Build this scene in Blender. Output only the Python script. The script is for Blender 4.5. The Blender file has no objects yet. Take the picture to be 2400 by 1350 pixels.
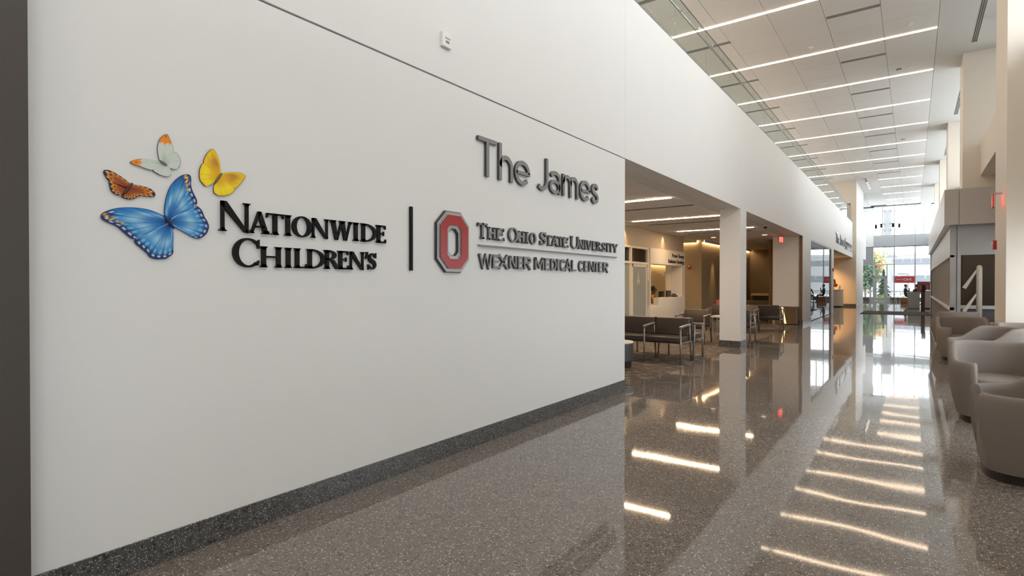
import bpy, bmesh, math, random
from mathutils import Vector, Matrix
random.seed(7)
sc = bpy.context.scene
COL = sc.collection
PI = math.pi

# ------------------------------------------------------------------ camera
CAM_H, FPX = 1.4, 1288.0
YAW, PIT = math.radians(36.105), math.radians(0.4315)
cam_d = bpy.data.cameras.new('camera'); cam = bpy.data.objects.new('camera', cam_d); COL.objects.link(cam)
cam_d.sensor_width = 36.0; cam_d.lens = 36.0 * FPX / 2400.0
cam_d.clip_start = 0.05; cam_d.clip_end = 500
cam.location = (0, 0, CAM_H); cam.rotation_euler = (PI / 2 - PIT, 0, YAW)
sc.camera = cam

# ------------------------------------------------------------------ world: bright overcast sky
w = bpy.data.worlds.new('world'); sc.world = w; w.use_nodes = True
bg = w.node_tree.nodes['Background']; bg.inputs['Color'].default_value = (0.92, 0.96, 1.0, 1)
SKY = 5.7
bg.inputs['Strength'].default_value = SKY
w.cycles.sampling_method = 'MANUAL'; w.cycles.sample_map_resolution = 64
def portal(loc, rot, sx, sy):
    d = bpy.data.lights.new('window_daylight', 'AREA'); d.shape = 'RECTANGLE'; d.size = sx; d.size_y = sy
    d.cycles.is_portal = True; d.energy = 1
    o = bpy.data.objects.new('window_daylight', d); COL.objects.link(o); o.location = loc; o.rotation_euler = rot
vs = sc.view_settings
vs.view_transform = 'Standard'; vs.look = 'None'; vs.exposure = 0.36; vs.gamma = 1.0; vs.use_curve_mapping = False
sc.cycles.use_denoising = True
sc.cycles.max_bounces = 10; sc.cycles.diffuse_bounces = 5; sc.cycles.glossy_bounces = 4
sc.cycles.transparent_max_bounces = 16; sc.cycles.transmission_bounces = 4
sc.cycles.sample_clamp_indirect = 6.0; sc.cycles.caustics_reflective = False; sc.cycles.caustics_refractive = False

# pixel -> world helpers (2400 x 1350 frame); a distance always comes from a known plane
_F0 = Vector((-math.sin(YAW), math.cos(YAW), 0)); _R = Vector((math.cos(YAW), math.sin(YAW), 0))
_F = _F0 * math.cos(PIT) + Vector((0, 0, -math.sin(PIT))); _U = _R.cross(_F); _C = Vector((0, 0, CAM_H))
def ray(u, v): return _F + _R * ((u - 1200) / FPX) - _U * ((v - 675) / FPX)
def onx(u, v, x): d = ray(u, v); return _C + d * (x / d.x)
def ony(u, v, y): d = ray(u, v); return _C + d * (y / d.y)
def onz(u, v, z=0.0): d = ray(u, v); return _C + d * ((z - CAM_H) / d.z)

# key dimensions (metres)
XW, SOF, BTOP, H, YE = -3.05, 3.045, 5.22, 7.83, 55.0
BASE = 0.144

# ------------------------------------------------------------------ materials
MATS = {}
def principled(name):
    m = bpy.data.materials.new(name); m.use_nodes = True
    nt = m.node_tree; return m, nt, nt.nodes['Principled BSDF']
def N(nt, t, **kw):
    n = nt.nodes.new(t)
    for k, v in kw.items(): setattr(n, k, v)
    return n
def mat(name, col, rough=0.5, metal=0.0, spec=0.5, var=0.0, scale=6.0, bump=0.0, bscale=120.0, emit=0.0):
    if name in MATS: return MATS[name]
    m, nt, p = principled(name)
    p.inputs['Base Color'].default_value = (*col, 1); p.inputs['Roughness'].default_value = rough
    p.inputs['Metallic'].default_value = metal; p.inputs['Specular IOR Level'].default_value = spec
    if emit:
        p.inputs['Emission Color'].default_value = (*col, 1); p.inputs['Emission Strength'].default_value = emit
    tc = N(nt, 'ShaderNodeTexCoord')
    if var:
        nz = N(nt, 'ShaderNodeTexNoise'); nz.inputs['Scale'].default_value = scale; nz.inputs['Detail'].default_value = 4
        mx = N(nt, 'ShaderNodeMix', data_type='RGBA')
        mx.inputs[6].default_value = (*[c * (1 - var) for c in col], 1); mx.inputs[7].default_value = (*[min(1, c * (1 + var)) for c in col], 1)
        nt.links.new(tc.outputs['Object'], nz.inputs['Vector']); nt.links.new(nz.outputs['Fac'], mx.inputs[0])
        nt.links.new(mx.outputs[2], p.inputs['Base Color'])
    if bump:
        nb = N(nt, 'ShaderNodeTexNoise'); nb.inputs['Scale'].default_value = bscale
        b = N(nt, 'ShaderNodeBump'); b.inputs['Strength'].default_value = bump; b.inputs['Distance'].default_value = 0.002
        nt.links.new(tc.outputs['Object'], nb.inputs['Vector']); nt.links.new(nb.outputs['Fac'], b.inputs['Height'])
        nt.links.new(b.outputs['Normal'], p.inputs['Normal'])
    MATS[name] = m; return m
def emission(name, col, st):
    m = bpy.data.materials.new(name); m.use_nodes = True; nt = m.node_tree; nt.nodes.clear()
    e = N(nt, 'ShaderNodeEmission'); e.inputs[0].default_value = (*col, 1); e.inputs[1].default_value = st
    o = N(nt, 'ShaderNodeOutputMaterial'); nt.links.new(e.outputs[0], o.inputs[0]); MATS[name] = m; return m
def glass(name, tint, ior=1.45, rough=0.0):
    m = bpy.data.materials.new(name); m.use_nodes = True; nt = m.node_tree; nt.nodes.clear()
    t = N(nt, 'ShaderNodeBsdfTransparent'); t.inputs[0].default_value = (*tint, 1)
    g = N(nt, 'ShaderNodeBsdfGlossy'); g.inputs['Roughness'].default_value = rough
    f = N(nt, 'ShaderNodeFresnel'); f.inputs[0].default_value = ior
    x = N(nt, 'ShaderNodeMixShader'); o = N(nt, 'ShaderNodeOutputMaterial')
    ge = N(nt, 'ShaderNodeNewGeometry'); iv = N(nt, 'ShaderNodeMath', operation='SUBTRACT'); iv.inputs[0].default_value = 1.0; nt.links.new(ge.outputs['Backfacing'], iv.inputs[1])
    mu = N(nt, 'ShaderNodeMath', operation='MULTIPLY'); nt.links.new(f.outputs[0], mu.inputs[0]); nt.links.new(iv.outputs[0], mu.inputs[1])
    nt.links.new(mu.outputs[0], x.inputs[0]); nt.links.new(t.outputs[0], x.inputs[1]); nt.links.new(g.outputs[0], x.inputs[2])
    nt.links.new(x.outputs[0], o.inputs[0]); MATS[name] = m; return m
def vcol(name, rough=0.45):
    m, nt, p = principled(name); a = N(nt, 'ShaderNodeAttribute'); a.attribute_name = 'Col'
    nt.links.new(a.outputs['Color'], p.inputs['Base Color']); p.inputs['Roughness'].default_value = rough
    MATS[name] = m; return m

def terrazzo(name, base, dark, chip, sc_=70.0, thr=0.80, rough=0.08, wavy=0.0, joints=False):
    m, nt, p = principled(name); L = nt.links.new
    tc = N(nt, 'ShaderNodeTexCoord')
    def layer(scale, cut, dist):
        v = N(nt, 'ShaderNodeTexVoronoi'); v.inputs['Scale'].default_value = scale; v.inputs['Randomness'].default_value = 1
        L(tc.outputs['Object'], v.inputs['Vector'])
        s = N(nt, 'ShaderNodeSeparateColor'); L(v.outputs['Color'], s.inputs[0])
        a = N(nt, 'ShaderNodeMath', operation='GREATER_THAN'); a.inputs[1].default_value = cut; L(s.outputs[0], a.inputs[0])
        mr = N(nt, 'ShaderNodeMapRange'); mr.inputs[1].default_value = dist; mr.inputs[2].default_value = dist * 0.75
        L(v.outputs['Distance'], mr.inputs[0])
        b = N(nt, 'ShaderNodeMath', operation='MULTIPLY'); L(a.outputs[0], b.inputs[0]); L(mr.outputs[0], b.inputs[1])
        c = N(nt, 'ShaderNodeMath', operation='MULTIPLY'); L(b.outputs[0], c.inputs[0])
        q = N(nt, 'ShaderNodeMapRange'); q.inputs[3].default_value = 0.45; q.inputs[4].default_value = 1.0; L(s.outputs[1], q.inputs[0]); L(q.outputs[0], c.inputs[1])
        return c.outputs[0]
    nz = N(nt, 'ShaderNodeTexNoise'); nz.inputs['Scale'].default_value = 1.1; nz.inputs['Detail'].default_value = 5; L(tc.outputs['Object'], nz.inputs['Vector'])
    b0 = N(nt, 'ShaderNodeMix', data_type='RGBA'); b0.inputs[6].default_value = (*base, 1); b0.inputs[7].default_value = (*[c * 1.25 for c in base], 1); L(nz.outputs['Fac'], b0.inputs[0])
    d = N(nt, 'ShaderNodeMix', data_type='RGBA'); d.inputs[7].default_value = (*dark, 1); L(layer(sc_ * 0.8, 0.72, 0.55), d.inputs[0]); L(b0.outputs[2], d.inputs[6])
    c1 = N(nt, 'ShaderNodeMix', data_type='RGBA'); c1.inputs[7].default_value = (*chip, 1); L(layer(sc_, thr, 0.42), c1.inputs[0]); L(d.outputs[2], c1.inputs[6])
    c2 = N(nt, 'ShaderNodeMix', data_type='RGBA'); c2.inputs[7].default_value = (*[c * 0.85 for c in chip], 1); L(layer(sc_ * 1.9, 0.74, 0.42), c2.inputs[0]); L(c1.outputs[2], c2.inputs[6])
    out = c2.outputs[2]
    if joints:
        s = N(nt, 'ShaderNodeSeparateXYZ'); L(tc.outputs['Object'], s.inputs[0])
        pp = N(nt, 'ShaderNodeMath', operation='PINGPONG'); ad = N(nt, 'ShaderNodeMath', operation='ADD'); ad.inputs[1].default_value = -5.06
        L(s.outputs[1], ad.inputs[0]); pp.inputs[1].default_value = 3.8; L(ad.outputs[0], pp.inputs[0])
        lt = N(nt, 'ShaderNodeMath', operation='LESS_THAN'); lt.inputs[1].default_value = 0.004; L(pp.outputs[0], lt.inputs[0])
        j = N(nt, 'ShaderNodeMix', data_type='RGBA'); j.inputs[7].default_value = (0.04, 0.037, 0.035, 1); L(lt.outputs[0], j.inputs[0]); L(out, j.inputs[6]); out = j.outputs[2]
    L(out, p.inputs['Base Color']); p.inputs['Roughness'].default_value = rough
    if wavy:
        nb = N(nt, 'ShaderNodeTexNoise'); nb.inputs['Scale'].default_value = 0.9; nb.inputs['Detail'].default_value = 1.5; L(tc.outputs['Object'], nb.inputs['Vector'])
        b = N(nt, 'ShaderNodeBump'); b.inputs['Strength'].default_value = 1.0; b.inputs['Distance'].default_value = wavy
        L(nb.outputs['Fac'], b.inputs['Height']); L(b.outputs['Normal'], p.inputs['Normal'])
    MATS[name] = m; return m
def carpet_mat():
    m, nt, p = principled('carpet_pile'); L = nt.links.new; tc = N(nt, 'ShaderNodeTexCoord')
    mp = N(nt, 'ShaderNodeMapping'); mp.inputs['Scale'].default_value = (2.2, 9.0, 1); mp.inputs['Rotation'].default_value = (0, 0, 0.5); L(tc.outputs['Object'], mp.inputs['Vector'])
    nz = N(nt, 'ShaderNodeTexNoise'); nz.inputs['Scale'].default_value = 2.2; nz.inputs['Detail'].default_value = 5; nz.inputs['Roughness'].default_value = 0.7; L(mp.outputs[0], nz.inputs['Vector'])
    r = N(nt, 'ShaderNodeValToRGB'); e = r.color_ramp.elements
    e[0].position = 0.42; e[0].color = (0.10, 0.08, 0.068, 1); e[1].position = 0.63; e[1].color = (0.52, 0.44, 0.36, 1)
    x = e.new(0.55); x.color = (0.13, 0.11, 0.095, 1)
    L(nz.outputs['Fac'], r.inputs[0]); L(r.outputs[0], p.inputs['Base Color']); p.inputs['Roughness'].default_value = 0.95
    p.inputs['Specular IOR Level'].default_value = 0.1; MATS['carpet_pile'] = m; return m

M_WALL = mat('white_paint', (0.77, 0.77, 0.765), 0.55, var=0.015, scale=1.5)
M_WARM = mat('cream_paint', (0.78, 0.73, 0.66), 0.55, var=0.015)
M_TAN = mat('tan_paint', (0.50, 0.42, 0.33), 0.6, var=0.02)
M_BROWN = mat('brown_wall_panel', (0.20, 0.145, 0.095), 0.5, var=0.08, scale=3)
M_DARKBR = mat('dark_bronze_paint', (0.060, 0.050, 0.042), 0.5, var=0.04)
M_CEIL = mat('ceiling_tile', (0.80, 0.79, 0.79), 0.85, var=0.02, scale=30)
M_GYP = mat('ceiling_gypsum', (0.72, 0.72, 0.715), 0.8, var=0.01)
M_SLOT = mat('dark_slot', (0.10, 0.09, 0.085), 0.7)
M_GRILLE = mat('grille_grey', (0.26, 0.25, 0.25), 0.6)
M_FLOOR = terrazzo('terrazzo_floor', (0.155, 0.139, 0.127), (0.080, 0.071, 0.066), (0.62, 0.58, 0.53), 78, 0.76, 0.04, 0.003, True)
M_BASE = terrazzo('terrazzo_base', (0.070, 0.069, 0.068), (0.030, 0.030, 0.030), (0.52, 0.51, 0.50), 66, 0.80, 0.22)
M_CARPET = carpet_mat()
M_GPANEL = mat('grey_metal_panel', (0.50, 0.475, 0.465), 0.42, 0.15)
M_GFRAME = mat('grey_aluminium', (0.44, 0.455, 0.48), 0.42, 0.2)
M_GDARK = mat('dark_grey_frame', (0.16, 0.16, 0.17), 0.45, 0.2)
M_WHITEGL = mat('white_gloss_panel', (0.78, 0.80, 0.83), 0.35, 0.0)
M_CHROME = mat('brushed_steel', (0.55, 0.54, 0.52), 0.32, 0.9)
M_BFRAME = mat('bench_frame_metal', (0.30, 0.275, 0.25), 0.35, 0.7)
M_BRONZE = mat('bronze_mirror_panel', (0.42, 0.29, 0.18), 0.16, 0.75)
M_WOOD = mat('wood_slat', (0.42, 0.25, 0.12), 0.5, var=0.2, scale=9)
M_BLACK = mat('black_letter', (0.008, 0.008, 0.0085), 0.6, spec=0.2)
M_LGREY = mat('letter_face_grey', (0.235, 0.232, 0.245), 0.42, 0.1)
M_LSIDE = mat('letter_return_dark', (0.05, 0.05, 0.053), 0.5)
M_RED = mat('scarlet_enamel', (0.36, 0.016, 0.022), 0.28)
M_SILVER = mat('silver_letter', (0.45, 0.46, 0.48), 0.25, 0.7)
M_FABRIC = mat('taupe_upholstery', (0.235, 0.205, 0.187), 0.85, var=0.10, scale=220, bump=0.25, bscale=500, spec=0.2)
M_PLINTH = mat('espresso_wood', (0.022, 0.015, 0.012), 0.4)
M_VINYL = mat('brown_vinyl', (0.065, 0.050, 0.043), 0.38, var=0.06)
M_WHITE = mat('white_plastic', (0.80, 0.80, 0.79), 0.4)
M_TABLET = mat('dark_screen', (0.012, 0.012, 0.014), 0.2)
M_EXIT = emission('exit_red', (1.0, 0.10, 0.07), 2.2)
M_STRIP = emission('led_strip', (1.0, 0.75, 0.52), 17.0)
M_STRIPW = emission('led_strip_warm', (1.0, 0.70, 0.42), 70.0)
M_COVE = emission('cove_led', (1.0, 0.66, 0.33), 22.0)
M_GLASS = glass('clear_glass', (0.95, 0.97, 0.97))
M_RGLASS = glass('rail_glass', (0.90, 0.945, 0.935))
M_MGLASS = glass('coated_glass', (0.50, 0.56, 0.55), 1.9)
M_DGLASS = glass('smoked_glass', (0.55, 0.54, 0.53), 1.5)
M_FROST = mat('frosted_glass', (0.34, 0.37, 0.35), 0.3)
M_REDBOX = mat('fire_red', (0.42, 0.02, 0.02), 0.35)
M_SKIN = mat('skin', (0.42, 0.25, 0.17), 0.55)
M_SKIND = mat('skin_dark', (0.10, 0.055, 0.04), 0.55)
M_HAIR = mat('dark_hair', (0.018, 0.014, 0.012), 0.5)
M_ASPH = mat('outdoor_paving', (0.30, 0.30, 0.30), 0.9, var=0.1, scale=0.6)
M_LEAF = mat('spruce_needles', (0.04, 0.065, 0.035), 0.8, var=0.4, scale=3)
M_LEAF2 = mat('green_leaves', (0.075, 0.11, 0.07), 0.8, var=0.4, scale=3)
M_LEAF3 = mat('yellow_leaves', (0.36, 0.30, 0.10), 0.8, var=0.3, scale=3)
M_BARK = mat('bark', (0.10, 0.075, 0.055), 0.9, var=0.2)
M_FACADE = mat('facade_white', (0.30, 0.30, 0.305), 0.8, var=0.02)
M_FACADEG = mat('facade_grey', (0.13, 0.14, 0.16), 0.6)

# ------------------------------------------------------------------ object helpers
def bx(bm, x0, x1, y0, y1, z0, z1):
    vs_ = [bm.verts.new(p) for p in ((x0, y0, z0), (x1, y0, z0), (x1, y1, z0), (x0, y1, z0), (x0, y0, z1), (x1, y0, z1), (x1, y1, z1), (x0, y1, z1))]
    for f in ((0, 3, 2, 1), (4, 5, 6, 7), (0, 1, 5, 4), (1, 2, 6, 5), (2, 3, 7, 6), (3, 0, 4, 7)):
        bm.faces.new([vs_[i] for i in f])
    return vs_
def obj(name, bm, m, parent=None, smooth=False, bevel=0.0, seg=2):
    if bevel:
        bmesh.ops.bevel(bm, geom=bm.edges[:] , offset=bevel, segments=seg, affect='EDGES', profile=0.5)
    me = bpy.data.meshes.new(name); bm.to_mesh(me); bm.free()
    for x in (m if isinstance(m, (list, tuple)) else [m]): me.materials.append(x)
    if smooth:
        for p in me.polygons: p.use_smooth = True
    o = bpy.data.objects.new(name, me); COL.objects.link(o)
    if parent is not None: o.parent = parent
    return o
def tag(o, label, cat, group=None, kind=None):
    o['label'] = label; o['category'] = cat
    if group: o['group'] = group
    if kind: o['kind'] = kind
    return o
def thing(name, label, cat, loc=(0, 0, 0), rz=0.0, group=None, kind=None):
    o = bpy.data.objects.new(name, None); COL.objects.link(o); o.location = loc; o.rotation_euler = (0, 0, rz); o.empty_display_size = 0.1
    return tag(o, label, cat, group, kind)
def B(name, dims, m, parent=None, bevel=0.0, seg=2, smooth=False):
    """one box; dims are absolute, or relative to the parent's origin when the parent is placed"""
    bm = bmesh.new(); bx(bm, *dims); return obj(name, bm, m, parent, smooth, bevel, seg)
def boxes(name, lst, m, parent=None):
    bm = bmesh.new()
    for d in lst: bx(bm, *d)
    return obj(name, bm, m, parent)
def struct(name, lst, m, label, cat, parent=None):
    return tag(boxes(name, lst, m, parent), label, cat, kind='structure')
def tube(bm, pts, r, n=8, cap=True):
    pts = [Vector(p) for p in pts]; rs = r if isinstance(r, (list, tuple)) else [r] * len(pts); rings = []
    for i, p in enumerate(pts):
        d = (pts[min(i + 1, len(pts) - 1)] - pts[max(i - 1, 0)]).normalized()
        a = d.cross(Vector((0, 0, 1)) if abs(d.z) < 0.9 else Vector((1, 0, 0))).normalized(); b = d.cross(a)
        rings.append([bm.verts.new(p + (a * math.cos(2 * PI * k / n) + b * math.sin(2 * PI * k / n)) * rs[i]) for k in range(n)])
    for i in range(len(rings) - 1):
        for k in range(n): bm.faces.new((rings[i][k], rings[i][(k + 1) % n], rings[i + 1][(k + 1) % n], rings[i + 1][k]))
    if cap:
        bm.faces.new(rings[0][::-1]); bm.faces.new(rings[-1])
def lathe(bm, prof, n=24, cx=0, cy=0):
    rings = [[bm.verts.new((cx + r * math.cos(2 * PI * k / n), cy + r * math.sin(2 * PI * k / n), z)) for k in range(n)] for r, z in prof]
    for i in range(len(rings) - 1):
        for k in range(n): bm.faces.new((rings[i][k], rings[i][(k + 1) % n], rings[i + 1][(k + 1) % n], rings[i + 1][k]))
    bm.faces.new(rings[0][::-1]); bm.faces.new(rings[-1])
def sphere(bm, c, r, sx=1, sy=1, sz=1, u=12, v=8):
    bmesh.ops.create_uvsphere(bm, u_segments=u, v_segments=v, radius=r, matrix=Matrix.Translation(c) @ Matrix.Diagonal((sx, sy, sz, 1)))
def copy_tree(o, parent=None):
    c = o.copy(); COL.objects.link(c); c.parent = parent
    for ch in o.children: copy_tree(ch, c)
    return c

# ================================================================== STRUCTURE
# floor
bm = bmesh.new(); bx(bm, -12, 4.2, -9, YE, -0.12, 0.0)
tag(obj('floor', bm, M_FLOOR), 'polished brown-grey terrazzo floor with pale chips', 'floor', kind='structure')
bm = bmesh.new(); bx(bm, -9.0, XW - 0.05, 6.9, 20.6, 0.0, 0.006)
tag(obj('floor_carpet', bm, M_CARPET), 'brown carpet with pale streaks under the waiting benches', 'carpet', kind='structure')

# left wall with signs, the flush bulkhead above, shadow joint between
struct('wall_left', [(XW - 0.3, XW, -9.0, 6.69, 0, SOF - 0.014)], M_WALL, 'white wall carrying the raised lettering and butterflies', 'wall')
bk = tag(thing('wall_left_upper', 'tall white bulkhead running above the openings to the lobby end', 'wall'), 'tall white bulkhead running above the openings to the lobby end', 'wall', kind='structure')
cuts = [-9.0, 6.69, 21.07, 30.2, 40.3]
for a, b in zip(cuts[:-1], cuts[1:]):
    B('panel', (XW - 0.3, XW, a + 0.0015, b - 0.0015, SOF, BTOP), M_WALL, bk)
struct('trim_1', [(XW - 0.28, XW - 0.02, -9.0, 6.6, SOF - 0.02, SOF + 0.004)], M_SLOT, 'thin dark shadow joint across the white sign wall', 'trim')
def baseboard(name, lst, label):
    struct(name, lst, M_BASE, label, 'baseboard')
baseboard('baseboard_left', [(XW, XW + 0.012, -9.0, 6.69, 0, BASE), (XW - 0.3, XW + 0.012, 6.69, 6.70, 0, BASE)], 'dark speckled terrazzo base along the sign wall')
struct('wall_end', [(XW + 0.002, -2.93, -4.0, 0.655, 0, 6.5)], M_DARKBR, 'dark brown pier at the left end of the sign wall', 'wall')

# column between the two openings
tag(B('column', (-3.49, XW, 12.66, 13.19, 0, SOF), M_WALL), 'square white column between the two waiting area openings', 'column', kind='structure')
baseboard('baseboard_column', [(-3.50, XW + 0.012, 12.648, 13.20, 0, BASE)], 'dark speckled terrazzo base around the square column')
# wall block after the second opening
tag(B('wall_left_pier', (-3.99, XW, 21.07, 22.95, 0, SOF), M_WALL), 'white wall pier between waiting area and tall glass', 'wall', kind='structure')
baseboard('baseboard_pier', [(-3.3, XW + 0.012, 21.05, 22.95, 0, BASE)], 'dark speckled base under the white pier before the tall glass')
struct('trim_2', [(-3.15, XW - 0.005, 21.02, 21.068, 0, SOF)], mat('dark_wood_trim', (0.17, 0.095, 0.05), 0.5, var=0.2), 'narrow wood trim on the edge of the white pier', 'trim')
tag(B('wall_left_jamb', (XW - 0.3, XW, 29.3, 30.2, 0, SOF), M_WALL), 'white strip of wall between tall glass and reception niche', 'wall', kind='structure')

# far cross wall (tan), protruding into the hall, with the upper window of the balcony
struct('wall_far_cross', [(-7.3, -2.86, 40.3, 40.7, 0, 5.25), (-3.16, -2.86, 40.3, 40.7, 5.25, H), (-7.3, -3.16, 40.3, 40.7, 6.45, H)], mat('pale_tan_paint', (0.74, 0.67, 0.58), 0.6), 'tan cross wall behind the reception niche reaching the ceiling', 'wall')
baseboard('baseboard_cross', [(-3.9, -2.85, 40.28, 40.3, 0, BASE)], 'dark base at the foot of the tan cross wall')
struct('wall_left_far', [(-3.4, -2.86, 40.72, 46.3, 0, H), (-3.4, -2.86, 46.3, 49.0, 3.2, 5.3)], M_WALL, 'bright white wall past the tan cross wall', 'wall')
struct('wall_left_lobby', [(-4.3, -4.15, 40.7, 50.4, 0, H), (-4.3, -4.15, 54.4, YE, 0, H), (-4.3, -4.15, 50.4, 54.4, 0, 5.4)], M_WALL, 'white side wall of the end lobby with a tall window', 'wall')

# ceiling of the hall, tiles between strip lights
cl = tag(thing('ceiling', 'high white hall ceiling of large square tiles', 'ceiling'), 'high white hall ceiling of large square tiles', 'ceiling', kind='structure')
B('plenum', (-7.3, 4.2, -9, YE + 0.3, H + 0.03, H + 0.2), M_SLOT, cl)
TX = [0.48 - 1.11 * i for i in range(8)]
bm = bmesh.new(); g = 0.004
bx(bm, -1.11 + g, -g, g, 1.107 - g, H, H + 0.03); tile_me = None
LIGHT_Y = [14.10 + 3.32 * k for k in range(-6, 8)]
for k in range(-6, 13):
    for r in range(3):
        y0 = 14.10 + 3.32 * k + r * 1.1067
        if y0 > YE - 1.2: continue
        cols = range(7) if y0 < 40 else range(3)
        for c in cols:
            if y0 < 8 and c > 5: continue
            if tile_me is None:
                t = obj('tile', bm, M_CEIL, cl); tile_me = t.data
            else:
                t = bpy.data.objects.new('tile', tile_me); COL.objects.link(t); t.parent = cl
            t.location = (TX[c], y0, 0)
B('gypsum_strip', (0.484, 4.2, -9, YE, H, H + 0.03), M_GYP, cl)
B('gypsum_strip', (-7.3, -2.858, 40.7, YE, H, H + 0.03), M_GYP, cl)
B('gypsum_strip', (-2.856, -2.85, 40.7, YE, H, H + 0.03), M_GYP, cl)

# balcony slab and back wall, waiting room ceiling
struct('floor_balcony', [(-7.3, XW - 0.3, -9, 40.3, 4.95, 5.15)], M_GYP, 'floor slab of the upper gallery behind the bulkhead', 'floor')
struct('wall_balcony', [(-7.45, -7.3, -9, 40.7, 5.1, H)], M_WARM, 'rear wall of the upper gallery', 'wall')
wc = tag(thing('ceiling_waiting', 'low tiled ceiling over the waiting area', 'ceiling'), 'low tiled ceiling over the waiting area', 'ceiling', kind='structure')
B('plenum', (-12, XW - 0.301, -9, 40.3, SOF + 0.03, SOF + 0.1), M_SLOT, wc)
B('soffit', (XW - 0.6, XW - 0.301, 6.69, 21.07, SOF, SOF + 0.03), M_GYP, wc)
bm = bmesh.new(); bx(bm, -1.2 + 0.006, -0.006, 0.006, 1.674 - 0.006, SOF, SOF + 0.03)
t0 = obj('tile', bm, M_CEIL, wc); t0.location = (XW - 0.6, 6.85, 0)
for c in range(5):
    for r in range(13):
        if c == 0 and r == 0: continue
        t = t0.copy(); COL.objects.link(t); t.parent = wc; t.location = (XW - 0.6 - 1.2 * c, 6.85 + 1.674 * r, 0)
B('soffit', (-12, -9.65, 6.69, 29, SOF, SOF + 0.03), M_GYP, wc)
struct('ceiling_niche', [(-12, XW - 0.301, 28.62, 40.3, SOF, SOF + 0.03)], M_WARM, 'low ceiling of the reception niche', 'ceiling')

# ------------------------------------------------------------------ waiting area walls
XA = -6.55
def wa(u, v): q = onx(u, v, XA); return q.y, q.z
struct('wall_waiting', [(-7.0, XA, 16.05, 19.2, 2.5, SOF), (-7.0, XA, 5, 16.05, 2.5, SOF), (-7.0, XA, 5, 12.0, 0, 2.5), (-7.0, XA + 0.0, 19.2, 19.26, 0, SOF)],
       M_TAN, 'tan wall above the doors and reception window', 'wall')
struct('wall_waiting_rear', [(-9.2, -6.45, 21.0, 28.6, 0, SOF)], mat('olive_tan_wall', (0.42, 0.34, 0.23), 0.5, var=0.03), 'tan wall washed by the cove light', 'wall')
struct('wall_waiting_brown', [(-6.45, -3.99, 28.6, 28.8, 0, SOF)], M_BROWN, 'dark brown wall at the far side of the waiting area', 'wall')
struct('wall_waiting_near', [(-12, XW - 0.3, 6.4, 6.6, 0, SOF), (-12, -11.8, 6.6, 29, 0, SOF)], M_TAN, 'side wall of the waiting area', 'wall')
struct('wall_niche', [(-6.4, -6.2, 29.3, 40.3, 0, SOF), (-6.4, XW - 0.3, 29.1, 29.3, 0, SOF)], mat('niche_ochre', (0.55, 0.36, 0.17), 0.6), 'ochre side wall of the reception niche', 'wall')
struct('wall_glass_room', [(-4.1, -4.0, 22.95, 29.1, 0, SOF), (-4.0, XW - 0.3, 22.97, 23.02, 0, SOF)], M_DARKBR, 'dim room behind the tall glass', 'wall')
# cove lights on the rear block
def cove(name, dims, label):
    t = thing(name, label, 'cove light'); B('lens', dims, M_COVE, t)
    x0, x1, y0, y1, z0, z1 = dims
    if x1 - x0 > y1 - y0: B('valance', (x0, x1, y0 - 0.06, y0 - 0.045, z0 - 0.02, SOF - 0.001), M_WARM, t)
    else: B('valance', (x0, x1 + 0.06, y0 - 0.115, y0 - 0.1, z0 - 0.02, SOF - 0.001), M_WARM, t); B('valance', (x1 + 0.045, x1 + 0.06, y0, y1, z0 - 0.02, SOF - 0.001), M_WARM, t)
cove('cove_light', (-6.445, -6.405, 21.05, 28.5, SOF - 0.06, SOF - 0.03), 'glowing cove along the tan wall behind the column')
cove('cove_light', (-8.4, -6.60, 20.955, 20.995, SOF - 0.06, SOF - 0.03), 'short glowing cove above the red fire alarm')

# door pair with transom, frosted glass, letter A
dw = tag(thing('door_1', 'aluminium framed frosted door marked with the letter A', 'door'), 'aluminium framed frosted door marked with the letter A', 'door', kind='structure')
yL, yR = 12.0, 16.05
fr = M_WARM
for y in (yL, wa(1478, 600)[0] - 0.03, yR - 0.07): B('mullion', (XA - 0.1, XA + 0.03, y, y + 0.07, 0, 2.5), fr, dw)
for z in (2.44, 1.99): B('rail', (XA - 0.1, XA + 0.02, yL, yR, z, z + 0.06), fr, dw)
B('transom_pane', (XA - 0.05, XA - 0.03, yL, yR, 2.05, 2.44), M_DGLASS, dw)
B('pane', (XA - 0.05, XA - 0.03, yL, 14.75, 0.02, 1.99), M_FROST, dw)
dl = B('door_leaf', (XA - 0.04, XA - 0.015, 14.95, yR - 0.07, 0.02, 1.94), M_FROST, dw)
for a in ((14.86, 14.95, 0.02, 1.99), (yR - 0.14, yR - 0.07, 0.02, 1.94), (14.86, yR - 0.07, 1.90, 1.99), (14.86, yR - 0.07, 0.02, 0.2)):
    B('stile', (XA - 0.05, XA - 0.005, *a), fr, dw)
bm = bmesh.new(); tube(bm, [(XA + 0.06, yR - 0.12, 0.75), (XA + 0.06, yR - 0.12, 1.5)], 0.015); obj('door_handle', bm, M_CHROME, dl)
struct('wall_door_room', [(-9.0, -8.9, 11, 19.2, 0, SOF), (-8.9, -7.0, 15.9, 16.0, 0, SOF)], M_WARM, 'pale room wall behind the glass doors', 'wall')

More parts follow.
